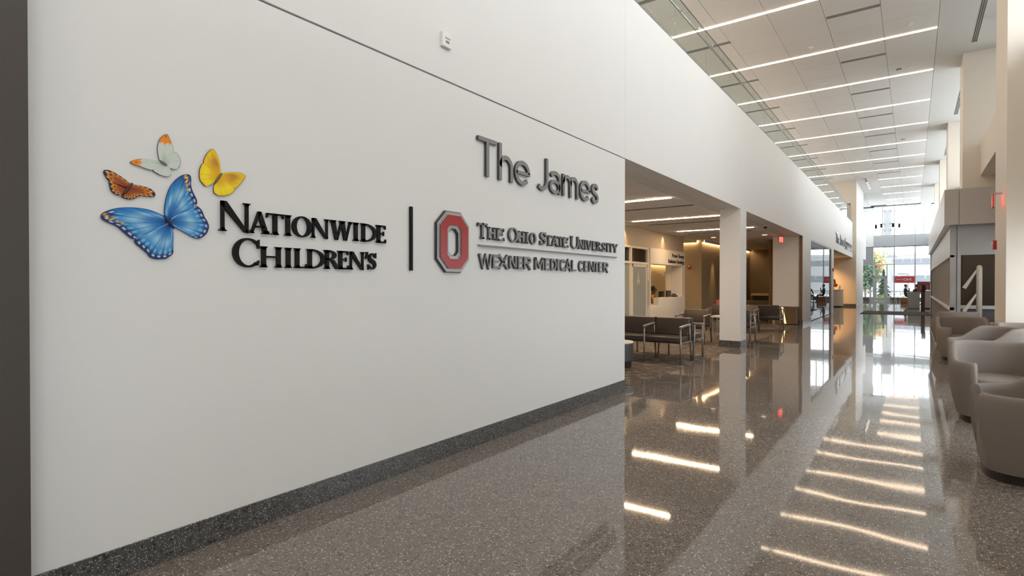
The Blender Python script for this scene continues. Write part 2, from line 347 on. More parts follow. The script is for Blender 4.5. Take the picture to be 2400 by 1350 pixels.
# reception window wall (white), header sign, desk front
rc = thing('reception_desk', 'white reception desk wall with a lit window opening', 'reception desk', kind='structure')
Y0, Y1 = 16.08, 19.25; yo0 = onx(1525.5, 650, XA + .06).y; yo1 = onx(1599, 650, XA + .06).y
B('header', (XA - 0.3, XA + 0.06, Y0, Y1, 2.02, 2.51), M_WARM, rc)
B('jamb', (XA - 0.3, XA + 0.06, Y0, yo0, 0, 2.02), M_WARM, rc); B('jamb', (XA - 0.3, XA + 0.06, yo1, Y1, 0, 2.02), M_WARM, rc)
B('front_panel', (XA - 0.05, XA + 0.06, yo0, yo1, 0, 0.72), M_WARM, rc)
B('raised_ledge', (XA - 0.10, XA + 0.06, onx(1543, 690, XA + .06).y, yo1, 0.72, 0.96), M_WARM, rc)
B('worktop', (XA - 0.7, XA - 0.05, yo0, yo1, 0.69, 0.72), M_WARM, rc)
B('return_panel', (onx(1560, 650, XA).x * 18.86 / onx(1560, 650, XA).y, XA - 0.3, 18.86, 18.96, 0.72, 2.6), M_WARM, rc)
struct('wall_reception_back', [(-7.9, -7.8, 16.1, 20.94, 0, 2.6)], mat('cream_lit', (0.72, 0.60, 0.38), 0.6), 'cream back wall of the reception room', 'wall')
struct('ceiling_reception', [(-7.9, XA - 0.3, 16.1, 19.2, 2.6, 2.65)], M_WARM, 'ceiling of the reception room', 'ceiling')
t = thing('wall_washer', 'warm light strip above the reception back wall', 'light'); B('lens', (-7.79, -7.74, 17.5, 20.9, 2.16, 2.20), M_COVE, t); B('valance', (-7.73, -7.71, 17.5, 20.9, 2.14, 2.6), M_WARM, t)
for hu, hv in ((1532, 637), (1541, 641), (1547, 642), (1553, 646), (1558, 638)):
    q = onx(hu, hv, -7.8); bm = bmesh.new(); lathe(bm, [(0.02, 0), (0.035, 0.01), (0.012, 0.03), (0.03, 0.05)], 10)
    h_ = obj('coat_hook', bm, M_CHROME); h_.rotation_euler = (0, PI / 2, 0); h_.location = (-7.8, q.y, q.z)
    tag(h_, 'small metal hook on the cream wall behind the reception window', 'hook', 'hooks on the reception back wall')

# ------------------------------------------------------------------ tall reflective glass in the corridor wall
wn = tag(thing('window_1', 'tall reflective glass beside the white pier', 'window'), 'tall reflective glass beside the white pier', 'window', kind='structure')
B('pane', (XW - 0.06, XW - 0.045, 23.0, 29.26, 0.02, 2.98), M_MGLASS, wn)
for d in ((23.0 - 0.04, 23.0), (29.26, 29.3)): B('frame', (XW - 0.1, XW - 0.01, d[0], d[1], 0, SOF), M_GFRAME, wn)
B('frame', (XW - 0.1, XW - 0.01, 23, 29.26, 2.98, SOF), M_GFRAME, wn)

# ------------------------------------------------------------------ glass guard rail of the gallery
gr = thing('guard_rail', 'clear glass guard rail on top of the white bulkhead', 'railing')
y = 0.49
bm = bmesh.new(); bx(bm, -0.006, 0.006, 0.006, 1.644, 0, 0.86); p0 = None
while y < 40:
    if p0 is None: p0 = o = obj('glass_pane', bm, M_RGLASS, gr)
    else: o = p0.copy(); COL.objects.link(o); o.parent = gr
    o.location = (-3.12, y, BTOP); y += 1.65
bm = bmesh.new(); tube(bm, [(-3.2, 0.5, 6.0), (-3.2, 40.2, 6.0)], 0.02, 10); obj('handrail', bm, M_CHROME, gr, True)
bm = bmesh.new(); bx(bm, -3.2, -3.12, -0.012, 0.012, 5.965, 5.985); bx(bm, -3.127, -3.113, -0.03, 0.03, 5.94, 6.0); b0 = None; y = 0.9
while y < 40:
    if b0 is None: b0 = o = obj('bracket', bm, M_CHROME, gr)
    else: o = b0.copy(); COL.objects.link(o); o.parent = gr
    o.location = (0, y, 0); y += 0.825
B('top_cap', (-3.128, -3.112, 0.49, 40.25, BTOP + 0.858, BTOP + 0.868), M_GDARK, gr)
B('shoe', (-3.16, -3.06, 0.49, 40.25, BTOP, BTOP + 0.03), M_GDARK, gr)

# ------------------------------------------------------------------ right side: pilasters, spandrels, clerestory
PIL = [(1.2, 11.73, 13.2), (1.11, 19.87, 21.05), (1.11, 28.02, 29.3), (1.11, 36.2, 37.45), (1.11, 44.5, 45.7), (1.2, 3.6, 4.9), (1.2, -4.5, -3.2)]
WHICH = ['nearest the armchairs', 'rising above the grey vestibule', 'second beyond the vestibule front', 'third beyond the vestibule front', 'last before the end windows', 'added beside the camera to brighten the sign wall', 'behind the camera']
for (x, a, b), wh in zip(PIL, WHICH):
    tag(B('pilaster', (x if a > 10 else 1.75, 2.3, a, b, 0, H), M_WARM), 'full height cream pilaster ' + wh, 'pilaster', kind='structure')
ys = sorted(PIL, key=lambda p: p[1]); gaps = [(ys[i][2], ys[i + 1][1]) for i in range(len(ys) - 1)] + [(45.7, YE), (-9.0, -4.5)]
for i, (a, b) in enumerate(sorted(gaps)):
    near = b < 5
    struct('wall_right', [(1.49 if a > 4.9 else 1.75, 2.25, a, b, 4.38, 5.26)], M_WARM, 'cream spandrel of bay %d below the high side windows' % (i + 1), 'wall')
    wq = tag(thing('window_%d' % (i + 2), 'high side window of bay %d above the spandrel' % (i + 1), 'window'), 'high side window of bay %d above the spandrel' % (i + 1), 'window', kind='structure')
    B('pane', (1.995, 2.005, a, b, 5.3, H - 0.02), M_GLASS, wq)
    n = max(1, round((b - a) / 1.7))
    for k in range(n + 1):
        yy = a + (b - a) * k / n; B('mullion', (1.95, 2.05, max(a, yy - 0.03), min(b, yy + 0.03), 5.26, H), M_GFRAME, wq)
    B('head', (1.95, 2.05, a, b, H - 0.07, H), M_GFRAME, wq)
    portal((2.06, (a + b) / 2, 6.54), (0, PI / 2, 0), 2.5, b - a)
# lower right wall: glazed near the seats, solid past the vestibule
struct('wall_right_lower', [(2.25, 2.4, 16.7, YE, 0, 4.38)], M_WARM, 'cream wall under the high side windows', 'wall')
struct('wall_right_near', [(2.25, 2.4, -9, 16.7, 2.3, 4.38), (2.25, 2.4, -9, 16.7, 0, 0.9), (2.25, 2.4, -9, -3.2, 0.9, 2.3), (2.25, 2.4, 0.6, 4.9, 0.9, 2.3)], M_WARM, 'cream wall behind the armchairs', 'wall')
for i, (a, b) in enumerate(((4.9, 11.73), (13.2, 16.7), (-3.2, 0.6))):  # last opening is unseen, added to let daylight onto the near sign wall
    lab = 'low side window ' + ('behind the nearer armchairs', 'behind the farther armchairs', 'added beside the camera to brighten the sign wall')[i]
    wq = tag(thing('window_%d' % (i + 20), lab, 'window'), lab, 'window', kind='structure')
    B('pane', (2.25, 2.26, a, b, 0.9, 2.3), M_GLASS, wq); n = round((b - a) / 1.5)
    for k in range(n + 1):
        yy = a + (b - a) * k / n; B('mullion', (2.2, 2.32, max(a, yy - 0.04), min(b, yy + 0.04), 0.9, 2.3), M_GFRAME, wq)
    portal((2.33, (a + b) / 2, 1.6), (0, PI / 2, 0), 1.4, b - a)
struct('wall_back', [(-12, 2.3, -9.2, -9, 0, H)], M_WARM, 'cream wall behind the camera', 'wall')
# linear slot diffusers beside the pilasters
for a, b in ((15.2, 19.07), (23.5, 26.8), (31.8, 35.0)):
    t = thing('slot_diffuser', 'dark triple slot in the ceiling before the %s pilaster' % {15.2: 'second', 23.5: 'third', 31.8: 'fourth'}[a], 'air diffuser', group='ceiling slot diffusers by the side windows')
    for k in range(3): B('slot', (1.24 + 0.04 * k, 1.262 + 0.04 * k, a, b, H - 0.006, H), M_SLOT, t)

# ------------------------------------------------------------------ end wall with windows
ew = lambda u, v: ony(u, v, YE)
zt0, zt1, zb0, zb1 = 5.43, 7.76, 0.30, 4.45
struct('wall_end_far', [(-4.3, -2.66, YE, YE + 0.3, 4.45, H), (1.18, 2.3, YE, YE + 0.3, 4.45, H), (-4.3, 2.3, YE, YE + 0.3, 7.76, H)], M_WALL, 'white end wall framing the upper windows', 'wall')
sp = tag(thing('wall_end_spandrel', 'blue-grey panel band between the upper and lower end windows', 'wall'), 'blue-grey panel band between the upper and lower end windows', 'wall', kind='structure')
mull = [-2.66, -1.24, 0.14, 1.18]
for a, b in zip(mull[:-1], mull[1:]): B('panel', (a + 0.008, b - 0.008, YE - 0.02, YE + 0.2, 4.50, 5.43), mat('blue_grey_panel', (0.40, 0.43, 0.46), 0.4), sp)
B('panel', (1.19, 2.3, YE - 0.02, YE + 0.2, 4.50, 5.43), MATS['blue_grey_panel'], sp); B('backing', (-2.66, 2.3, YE + 0.201, YE + 0.25, 4.45, 5.43), M_GDARK, sp); B('edge', (-3.3, 2.3, YE - 0.03, YE + 0.2, 4.43, 4.495), M_GDARK, sp)
struct('wall_end_grey', [(-3.6, -2.67, YE - 0.01, YE + 0.2, 3.05, 4.43)], mat('mid_grey_panel', (0.30, 0.32, 0.35), 0.45), 'grey panel above the corner window', 'wall')
wu = tag(thing('window_40', 'wide upper end window facing the sky', 'window'), 'wide upper end window facing the sky', 'window', kind='structure')
for a, b in zip([-2.66, -2.05, -1.23, 0.13, 0.68], [-2.05, -1.23, 0.13, 0.68, 1.18]):
    B('pane', (a, b, YE + 0.10, YE + 0.11, zt0, zt1), M_GLASS, wu)
    B('mullion', (b - 0.03, b + 0.03, YE + 0.02, YE + 0.16, zt0, zt1), M_GFRAME, wu)
wl = tag(thing('window_41', 'tall lower end window looking onto the street', 'window'), 'tall lower end window looking onto the street', 'window', kind='structure')
for a, b in zip([-4.15, -2.66, -1.24, 0.14], [-2.66, -1.24, 0.14, 2.25]):
    zt = 3.03 if a < -4 else 4.43
    B('pane', (a, b, YE + 0.10, YE + 0.11, zb0, zt), M_GLASS, wl)
    B('mullion', (b - 0.04, b + 0.04, YE + 0.0, YE + 0.16, 0, zt), M_GFRAME, wl)
B('rail', (-4.15, -2.68, YE + 0.02, YE + 0.14, 0.76, 0.81), M_GFRAME, wl); B('rail', (-1.72, 2.25, YE + 0.02, YE + 0.14, 0.76, 0.81), M_GFRAME, wl)
B('rail', (-4.15, -1.24, YE + 0.02, YE + 0.14, 2.98, 3.04), M_GFRAME, wl)
B('sill', (-4.15, -2.7, YE - 0.03, YE + 0.15, 0.0, 0.30), M_GFRAME, wl); B('sill', (-1.70, 2.25, YE - 0.03, YE + 0.15, 0.0, 0.30), M_GFRAME, wl)
B('mullion', (-1.76, -1.70, YE, YE + 0.15, 0, 3.0), M_GFRAME, wl)
portal((-0.74, YE + 0.2, 6.6), (PI / 2, 0, 0), 3.8, 2.3); portal((-0.9, YE + 0.2, 2.3), (PI / 2, 0, 0), 6.2, 4.1)
for (a, b, lab) in ((-3.9, -2.95, 'dark floor grille under the corner window'), (-1.5, 0.9, 'long dark grille under the end window')):
    t = thing('radiator_grille', lab, 'grille', (0, 0, 0)); B('casing', (a, b, YE - 0.12, YE - 0.035, 0.02, 0.28), M_GDARK, t)
    for k in range(5): B('louvre', (a + 0.02, b - 0.02, YE - 0.135, YE - 0.118, 0.05 + 0.045 * k, 0.07 + 0.045 * k), M_SLOT, t)
# side window of the lobby (upper)
wq = tag(thing('window_42', 'narrow high window on the left of the end lobby', 'window'), 'narrow high window on the left of the end lobby', 'window', kind='structure')
B('pane', (-4.22, -4.21, 50.4, 54.4, 5.4, H), M_GLASS, wq); B('frame', (-4.26, -4.18, 52.36, 52.44, 5.4, H), M_GDARK, wq)
B('frame', (-4.26, -4.14, 54.32, 54.4, 5.4, H), M_GDARK, wq); B('frame', (-4.26, -4.14, 50.4, 54.4, 5.4, 5.48), M_GDARK, wq)
wq = tag(thing('window_43', 'small bright window at the end of the upper gallery', 'window'), 'small bright window at the end of the upper gallery', 'window', kind='structure')
B('pane', (-7.3, -3.16, 40.5, 40.51, 5.25, 6.45), M_GLASS, wq)
for k in range(4): B('mullion', (-3.75 - k * 1.1, -3.70 - k * 1.1, 40.45, 40.55, 5.25, 6.45), M_GFRAME, wq)
# end door
dr = tag(thing('door_2', 'grey glazed exit door in the end window', 'door'), 'grey glazed exit door in the end window', 'door', kind='structure')
for d in ((-2.68, -2.58, 0, 2.02), (-1.80, -1.71, 0, 2.02), (-2.68, -1.71, 1.93, 2.06)): B('frame', (d[0], d[1], YE - 0.06, YE + 0.14, d[2], d[3]), M_GFRAME, dr)
leaf = B('leaf', (-2.58, -2.45, YE - 0.02, YE + 0.04, 0.02, 1.93), M_GFRAME, dr)
for d in ((-1.93, -1.80, 0.02, 1.93), (-2.45, -1.93, 0.02, 0.26), (-2.45, -1.93, 1.80, 1.93)): B('stile', (d[0], d[1], YE - 0.02, YE + 0.04, d[2], d[3]), M_GFRAME, leaf)
B('pane', (-2.45, -1.93, YE, YE + 0.01, 0.26, 1.80), M_GLASS, leaf); B('push_bar', (-2.5, -1.88, YE - 0.09, YE - 0.06, 0.95, 1.0), M_CHROME, leaf)
# red window banner
bn = thing('window_banner', 'red banner with white lettering hanging in the end window', 'banner')
B('sheet', (-1.20, 0.11, YE - 0.015, YE - 0.001, 1.48, 2.02), mat('banner_red', (0.50, 0.055, 0.06), 0.6), bn)

# ------------------------------------------------------------------ grey vestibule on the right
VX, VY = 0.72, 16.85
ve = tag(thing('entrance_vestibule', 'grey panelled entrance vestibule with dark glass front', 'vestibule'), 'grey panelled entrance vestibule with dark glass front', 'vestibule', kind='structure')
xs1 = ony(2248, 480, 16.6).x
B('fascia_panel', (0.60, xs1 - 0.004, 16.6, 16.72, 2.79, 3.63), M_GPANEL, ve); B('fascia_panel', (xs1 + 0.004, 2.25, 16.6, 16.72, 2.79, 3.63), M_GPANEL, ve)
B('roof', (0.74, 2.25, 16.72, 33.0, 3.3, 3.6), M_GPANEL, ve); B('soffit', (0.725, 2.25, 16.725, 33.0, 2.79, 2.83), M_GFRAME, ve)
for k in range(6):
    a = 16.72 + (33 - 16.72) / 6 * k; b = a + (33 - 16.72) / 6
    B('side_fascia', (0.60, 0.72, a + 0.006, b - 0.006, 2.79, 3.63), M_WHITEGL, ve)
x1, x2 = ony(2242, 600, VY).x, ony(2252, 600, VY).x
zf = lambda v: ony(2290, v, VY).z
B('corner_post', (VX, x1, VY, VY + 0.15, 0, 2.79), M_GFRAME, ve); B('mullion', (x1 + 0.01, x2, VY - 0.03, VY + 0.1, 0, 2.79), M_GFRAME, ve)
B('header_panel', (x2, 2.25, VY, VY + 0.1, zf(590), 2.79), M_GFRAME, ve)
B('rail', (x2, 2.25, VY - 0.04, VY + 0.1, zf(597), zf(589)), M_GFRAME, ve); B('rail', (x2, 2.25, VY - 0.04, VY + 0.1, zf(724), zf(716)), M_GFRAME, ve)
B('glass_front', (x2, 2.25, VY + 0.03, VY + 0.04, zf(716), zf(597)), M_DGLASS, ve); B('kick_panel', (x2, 2.25, VY + 0.02, VY + 0.05, 0, zf(724)), mat('dark_kick', (0.09, 0.085, 0.09), 0.3), ve)
B('inner_wall', (1.0, 2.25, 22.0, 22.1, 0, 2.79), mat('vestibule_inner', (0.22, 0.20, 0.18), 0.6), ve)
# red floor mat wedge seen through the glass
ztop = onx(2223, 601, VX).z
zr = onx(2223, 720, VX).z
B('side_band', (VX, VX + 0.08, VY + 0.155, 33.0, ztop, 2.788), M_WHITEGL, ve); B('side_rail', (VX - 0.02, VX + 0.08, VY, 33.0, ztop - 0.05, ztop), M_WHITEGL, ve)
B('side_rail', (VX - 0.03, VX + 0.08, VY, 33.0, zr - 0.05, zr + 0.02), M_WHITEGL, ve)
n = 14; M_BRG = mat('bronze_glazing', (0.23, 0.19, 0.165), 0.12, 0.0, 0.8)
for k in range(n):
    a = VY + (33 - VY) / n * k; b = a + (33 - VY) / n
    B('side_pane', (VX + 0.03, VX + 0.05, a + 0.03, b - 0.03, zr + 0.02, ztop - 0.05), M_BRG, ve); B('side_pane', (VX + 0.03, VX + 0.05, a + 0.03, b - 0.03, 0.05, zr - 0.05), M_BRG, ve)
    B('side_mullion', (VX - 0.01, VX + 0.06, b - 0.05, b + 0.03, 0, ztop), M_GPANEL, ve)
B('end_post', (VX - 0.05, VX + 0.1, 32.95, 33.1, 0, 2.79), M_WHITEGL, ve)
bm = bmesh.new(); v = bx(bm, 1.25, 2.2, 18.2, 18.26, 0.0, 1.15)
for q in v[4:]:
    if q.co.x < 1.5: q.co.z = 0.45
tag(obj('leaning_board', bm, M_RED), 'dark red sloping board standing behind the vestibule glass', 'board')
t = thing('vestibule_fill_lamp', 'small lamp added to brighten the inside of the grey vestibule', 'lamp', (1.6, 18.6, 2.79)); bm = bmesh.new(); lathe(bm, [(0.16, 0), (0.16, -0.02), (0.13, -0.03)], 20); obj('housing', bm, M_WHITE, t)  # no lamp in view; added to brighten the interior behind the glass
bm = bmesh.new(); lathe(bm, [(0.12, -0.031), (0.12, -0.036)], 20); obj('lens', bm, emission('vestibule_fill', (1, 0.86, 0.70), 25), t)

# ================================================================== LIGHTS OF THE ROOM AND ADDED STRIPS
def strip(x0, x1, y, z, m, label, group):
    t = thing('linear_light', label, 'ceiling light', group=group)
    B('housing', (x0 - 0.01, x1 + 0.01, y - 0.052, y + 0.052, z - 0.005, z - 0.001), M_WHITE, t); B('lens', (x0, x1, y - 0.042, y + 0.042, z - 0.013, z - 0.005), m, t)
order = ['first', 'second', 'third', 'fourth', 'fifth', 'sixth', 'seventh', 'eighth', 'ninth', 'tenth', 'eleventh', 'twelfth', 'thirteenth', 'fourteenth']
for i, y in enumerate(LIGHT_Y):
    if y < 13: lab = 'long ceiling light strip above the sign wall, %s from the camera end' % order[i]
    else: lab = '%s long light strip in view across the high ceiling, counted from the nearest' % order[i - 6]
    strip(-6.9, 0.46, y, H, M_STRIP, lab, 'long strips across the high ceiling')
for i, y in enumerate((-7.48, -4.16, -0.84)):  # unseen strips added to brighten the near end of the sign wall
    strip(-6.9, 0.46, y, H, M_STRIP, '%s ceiling strip added behind the camera to brighten the sign wall' % order[i], 'long strips across the high ceiling')
for i in range(5):
    strip(-1.75, 0.42, 40.72 + 3.35 * i, H, M_STRIP, '%s short light strip past the tan cross wall' % order[i], 'short strips before the end windows')
for y, lab in ((10.22, 'nearest waiting area light strip, cut off by the sign wall'), (13.57, 'middle waiting area light strip left of the column'), (16.95, 'farthest waiting area light strip passing behind the column')):
    strip(-5.96, -3.73, y, SOF, M_STRIPW, lab, 'light strips over the waiting area')
for k in range(-6, 8):
    y = 15.27 + 3.32 * k
    for x0, x1, wh in ((-1.72, -0.64, 'centre'), (-5.1, -3.95, 'gallery')):
        t = thing('air_diffuser', 'grey slot diffuser %s' % ('behind the %s long strip in view, %s' % (order[k], 'mid ceiling' if wh == 'centre' else 'over the gallery') if k >= 0 else 'over the camera end, %s, row %s from the back' % ('mid ceiling' if wh == 'centre' else 'gallery side', order[k + 6])), 'air diffuser', group='slot diffusers of the high ceiling')
        B('frame', (x0, x1, y - 0.07, y + 0.07, H - 0.006, H), M_GRILLE, t); B('slot', (x0 + 0.02, x1 - 0.02, y - 0.04, y + 0.04, H - 0.010, H - 0.006), M_GRILLE, t)
for x0, x1, y, lab in ((-5.3, -3.7, 11.48, 'dark slot diffuser between the first waiting area strips'), (-6.0, -4.04, 14.72, 'dark slot diffuser behind the middle waiting area strip'), (-6.0, -4.04, 18.1, 'dark slot diffuser beyond the last waiting area strip')):
    t = thing('air_diffuser', lab, 'air diffuser'); B('frame', (x0, x1, y - 0.05, y + 0.05, SOF - 0.006, SOF), M_SLOT, t); B('slot', (x0 + 0.02, x1 - 0.02, y - 0.02, y + 0.02, SOF - 0.010, SOF - 0.006), M_SLOT, t)
# small ceiling devices
DEV = ['near the right end of the second long strip', 'left of the nearest pale slot diffuser', 'left of a cap before the third long strip', 'just before the right end of the third strip', 'between the second and third strips near the gallery', 'before the sixth long strip', 'near the first short strip']
for i, (u, v) in enumerate(((2133, 56), (1900, 111), (2107, 162), (2133, 157), (1933, 194), (2117, 326), (2121, 412))):
    p = onz(u, v, H); t = thing('smoke_detector' if i in (2, 5) else 'sprinkler_cap', 'small round %s %s' % ('detector' if i in (2, 5) else 'white cap', DEV[i]), 'ceiling device', (p.x, p.y, H))
    bm = bmesh.new(); lathe(bm, [(0.07, 0), (0.07, -0.012), (0.05, -0.025)], 16); obj('plate', bm, M_WHITE if i not in (2, 5) else M_GRILLE, t)
    bm = bmesh.new(); lathe(bm, [(0.03, -0.025), (0.025, -0.045)], 12); obj('lens', bm, M_WHITE, t)
for u, v, lab in ((1792, 550, 'recessed downlight near the hanging exit sign'), (1672, 556, 'recessed downlight before the tan wall')):
    p = onz(u, v, SOF); t = thing('downlight', lab, 'downlight', (p.x, p.y, SOF)); bm = bmesh.new(); lathe(bm, [(0.10, 0), (0.10, -0.008), (0.085, -0.008)], 20); obj('ring', bm, M_WHITE, t)
    bm = bmesh.new(); lathe(bm, [(0.08, -0.009), (0.08, -0.011)], 20); obj('lens', bm, emission('down_' + str(u), (1, 0.8, 0.55), 3), t)
p = onz(1794, 529, SOF); t = thing('security_camera', 'small dark dome camera on the waiting area ceiling', 'camera', (p.x, p.y, SOF))
bm = bmesh.new(); lathe(bm, [(0.07, 0), (0.07, -0.02)], 16); obj('mount', bm, M_WHITE, t); bm = bmesh.new(); lathe(bm, [(0.055, -0.02), (0.05, -0.06), (0.025, -0.085)], 16); obj('dome', bm, M_TABLET, t)
# track spots before the far wall
t = thing('track_light', 'short spotlight track near the tan cross wall', 'spotlight', (-2.35, 41.2, H))
B('track', (-0.02, 0.02, -1.6, 1.8, -0.04, 0), M_GFRAME, t)
for k in range(4):
    bm = bmesh.new(); tube(bm, [(0, -1.2 + 0.8 * k, -0.06), (0.08, -1.35 + 0.8 * k, -0.28)], 0.055, 12); hd = obj('spot_head', bm, M_GFRAME, t)
    bm = bmesh.new(); tube(bm, [(0.081, -1.352 + 0.8 * k, -0.283), (0.084, -1.357 + 0.8 * k, -0.292)], 0.045, 12); obj('lens', bm, emission('spot_%d' % k, (1, 0.85, 0.65), 6), hd)
# real downlights washing the tan walls
def spot(loc, rot, e, size=1.0, col=(1, 0.66, 0.34)):
    d = bpy.data.lights.new('wall_spot', 'SPOT'); d.energy = e; d.color = col; d.spot_size = size; d.spot_blend = 0.9; d.shadow_soft_size = 0.04
    o = bpy.data.objects.new('wall_spot', d); COL.objects.link(o); o.location = loc; o.rotation_euler = rot
spot((XA + 0.10, wa(1553, 560)[0], SOF - 0.02), (0, 0.12, 0), 22, 1.25)
spot((XA + 0.10, wa(1463, 560)[0], SOF - 0.02), (0, 0.12, 0), 22, 1.25)
spot((-6.1, 22.4, 2.9), (0, 0.2, 0), 60, 0.6); spot((-6.1, 25.6, 2.9), (0, 0.2, 0), 60, 0.6)
spot((-4.6, 38.6, SOF - 0.05), (math.radians(25), 0, 0), 320, 1.8, (1, 0.55, 0.20))
#@@PART2
# ================================================================== LETTERS
def arcp(cx_, cy_, rx, ry, a0, a1, n=20):
    return [(cx_ + rx * math.cos(math.radians(a0 + (a1 - a0) * i / n)), cy_ + ry * math.sin(math.radians(a0 + (a1 - a0) * i / n))) for i in range(n + 1)]
def catmull(p, n=6):
    out = []; q = [p[0]] + list(p) + [p[-1]]
    for i in range(1, len(q) - 2):
        for k in range(n):
            t = k / n
            out.append(tuple(0.5 * ((2 * q[i][c]) + (-q[i - 1][c] + q[i + 1][c]) * t + (2 * q[i - 1][c] - 5 * q[i][c] + 4 * q[i + 1][c] - q[i + 2][c]) * t * t + (-q[i - 1][c] + 3 * q[i][c] - 3 * q[i + 1][c] + q[i + 2][c]) * t ** 3) for c in (0, 1)))
    out.append(p[-1]); return out
def stroke(path, w):
    ws = w if isinstance(w, list) else [w] * len(path); L, R_ = [], []
    for i, (x, y) in enumerate(path):
        a = path[max(i - 1, 0)]; b = path[min(i + 1, len(path) - 1)]
        def nrm(p, q): dx, dy = q[0] - p[0], q[1] - p[1]; l = math.hypot(dx, dy) or 1; return (-dy / l, dx / l)
        if 0 < i < len(path) - 1:
            n1, n2 = nrm(a, path[i]), nrm(path[i], b); mx, my = n1[0] + n2[0], n1[1] + n2[1]; l = mx * mx + my * my
            s = 2 / l if l > 0.15 else 3; nx, ny = mx * s, my * s
            if math.hypot(nx, ny) > 1.35: k = 1.35 / math.hypot(nx, ny); nx *= k; ny *= k
        else: nx, ny = nrm(a, b)
        L.append((x + nx * ws[i] / 2, y + ny * ws[i] / 2)); R_.append((x - nx * ws[i] / 2, y - ny * ws[i] / 2))
    return ('s', L, R_)
def ring(cx_, cy_, ro, rz, ri, riz, n=36):
    return ('s', arcp(cx_, cy_, ro, rz, 0, 360, n), arcp(cx_, cy_, ri, riz, 0, 360, n))
def rect(x0, y0, x1, y1): return ('p', [(x0, y0), (x1, y0), (x1, y1), (x0, y1)])
def SP(W, s, X=1.0):
    pts = [(.90, .79), (.74, .95), (.5, 1), (.24, .93), (.10, .745), (.24, .59), (.5, .5), (.77, .405), (.90, .245), (.76, .07), (.5, 0), (.24, .05), (.08, .20)]
    return catmull([(s / 2 + x * (W - s), s / 2 + y * (X - s)) for x, y in pts])
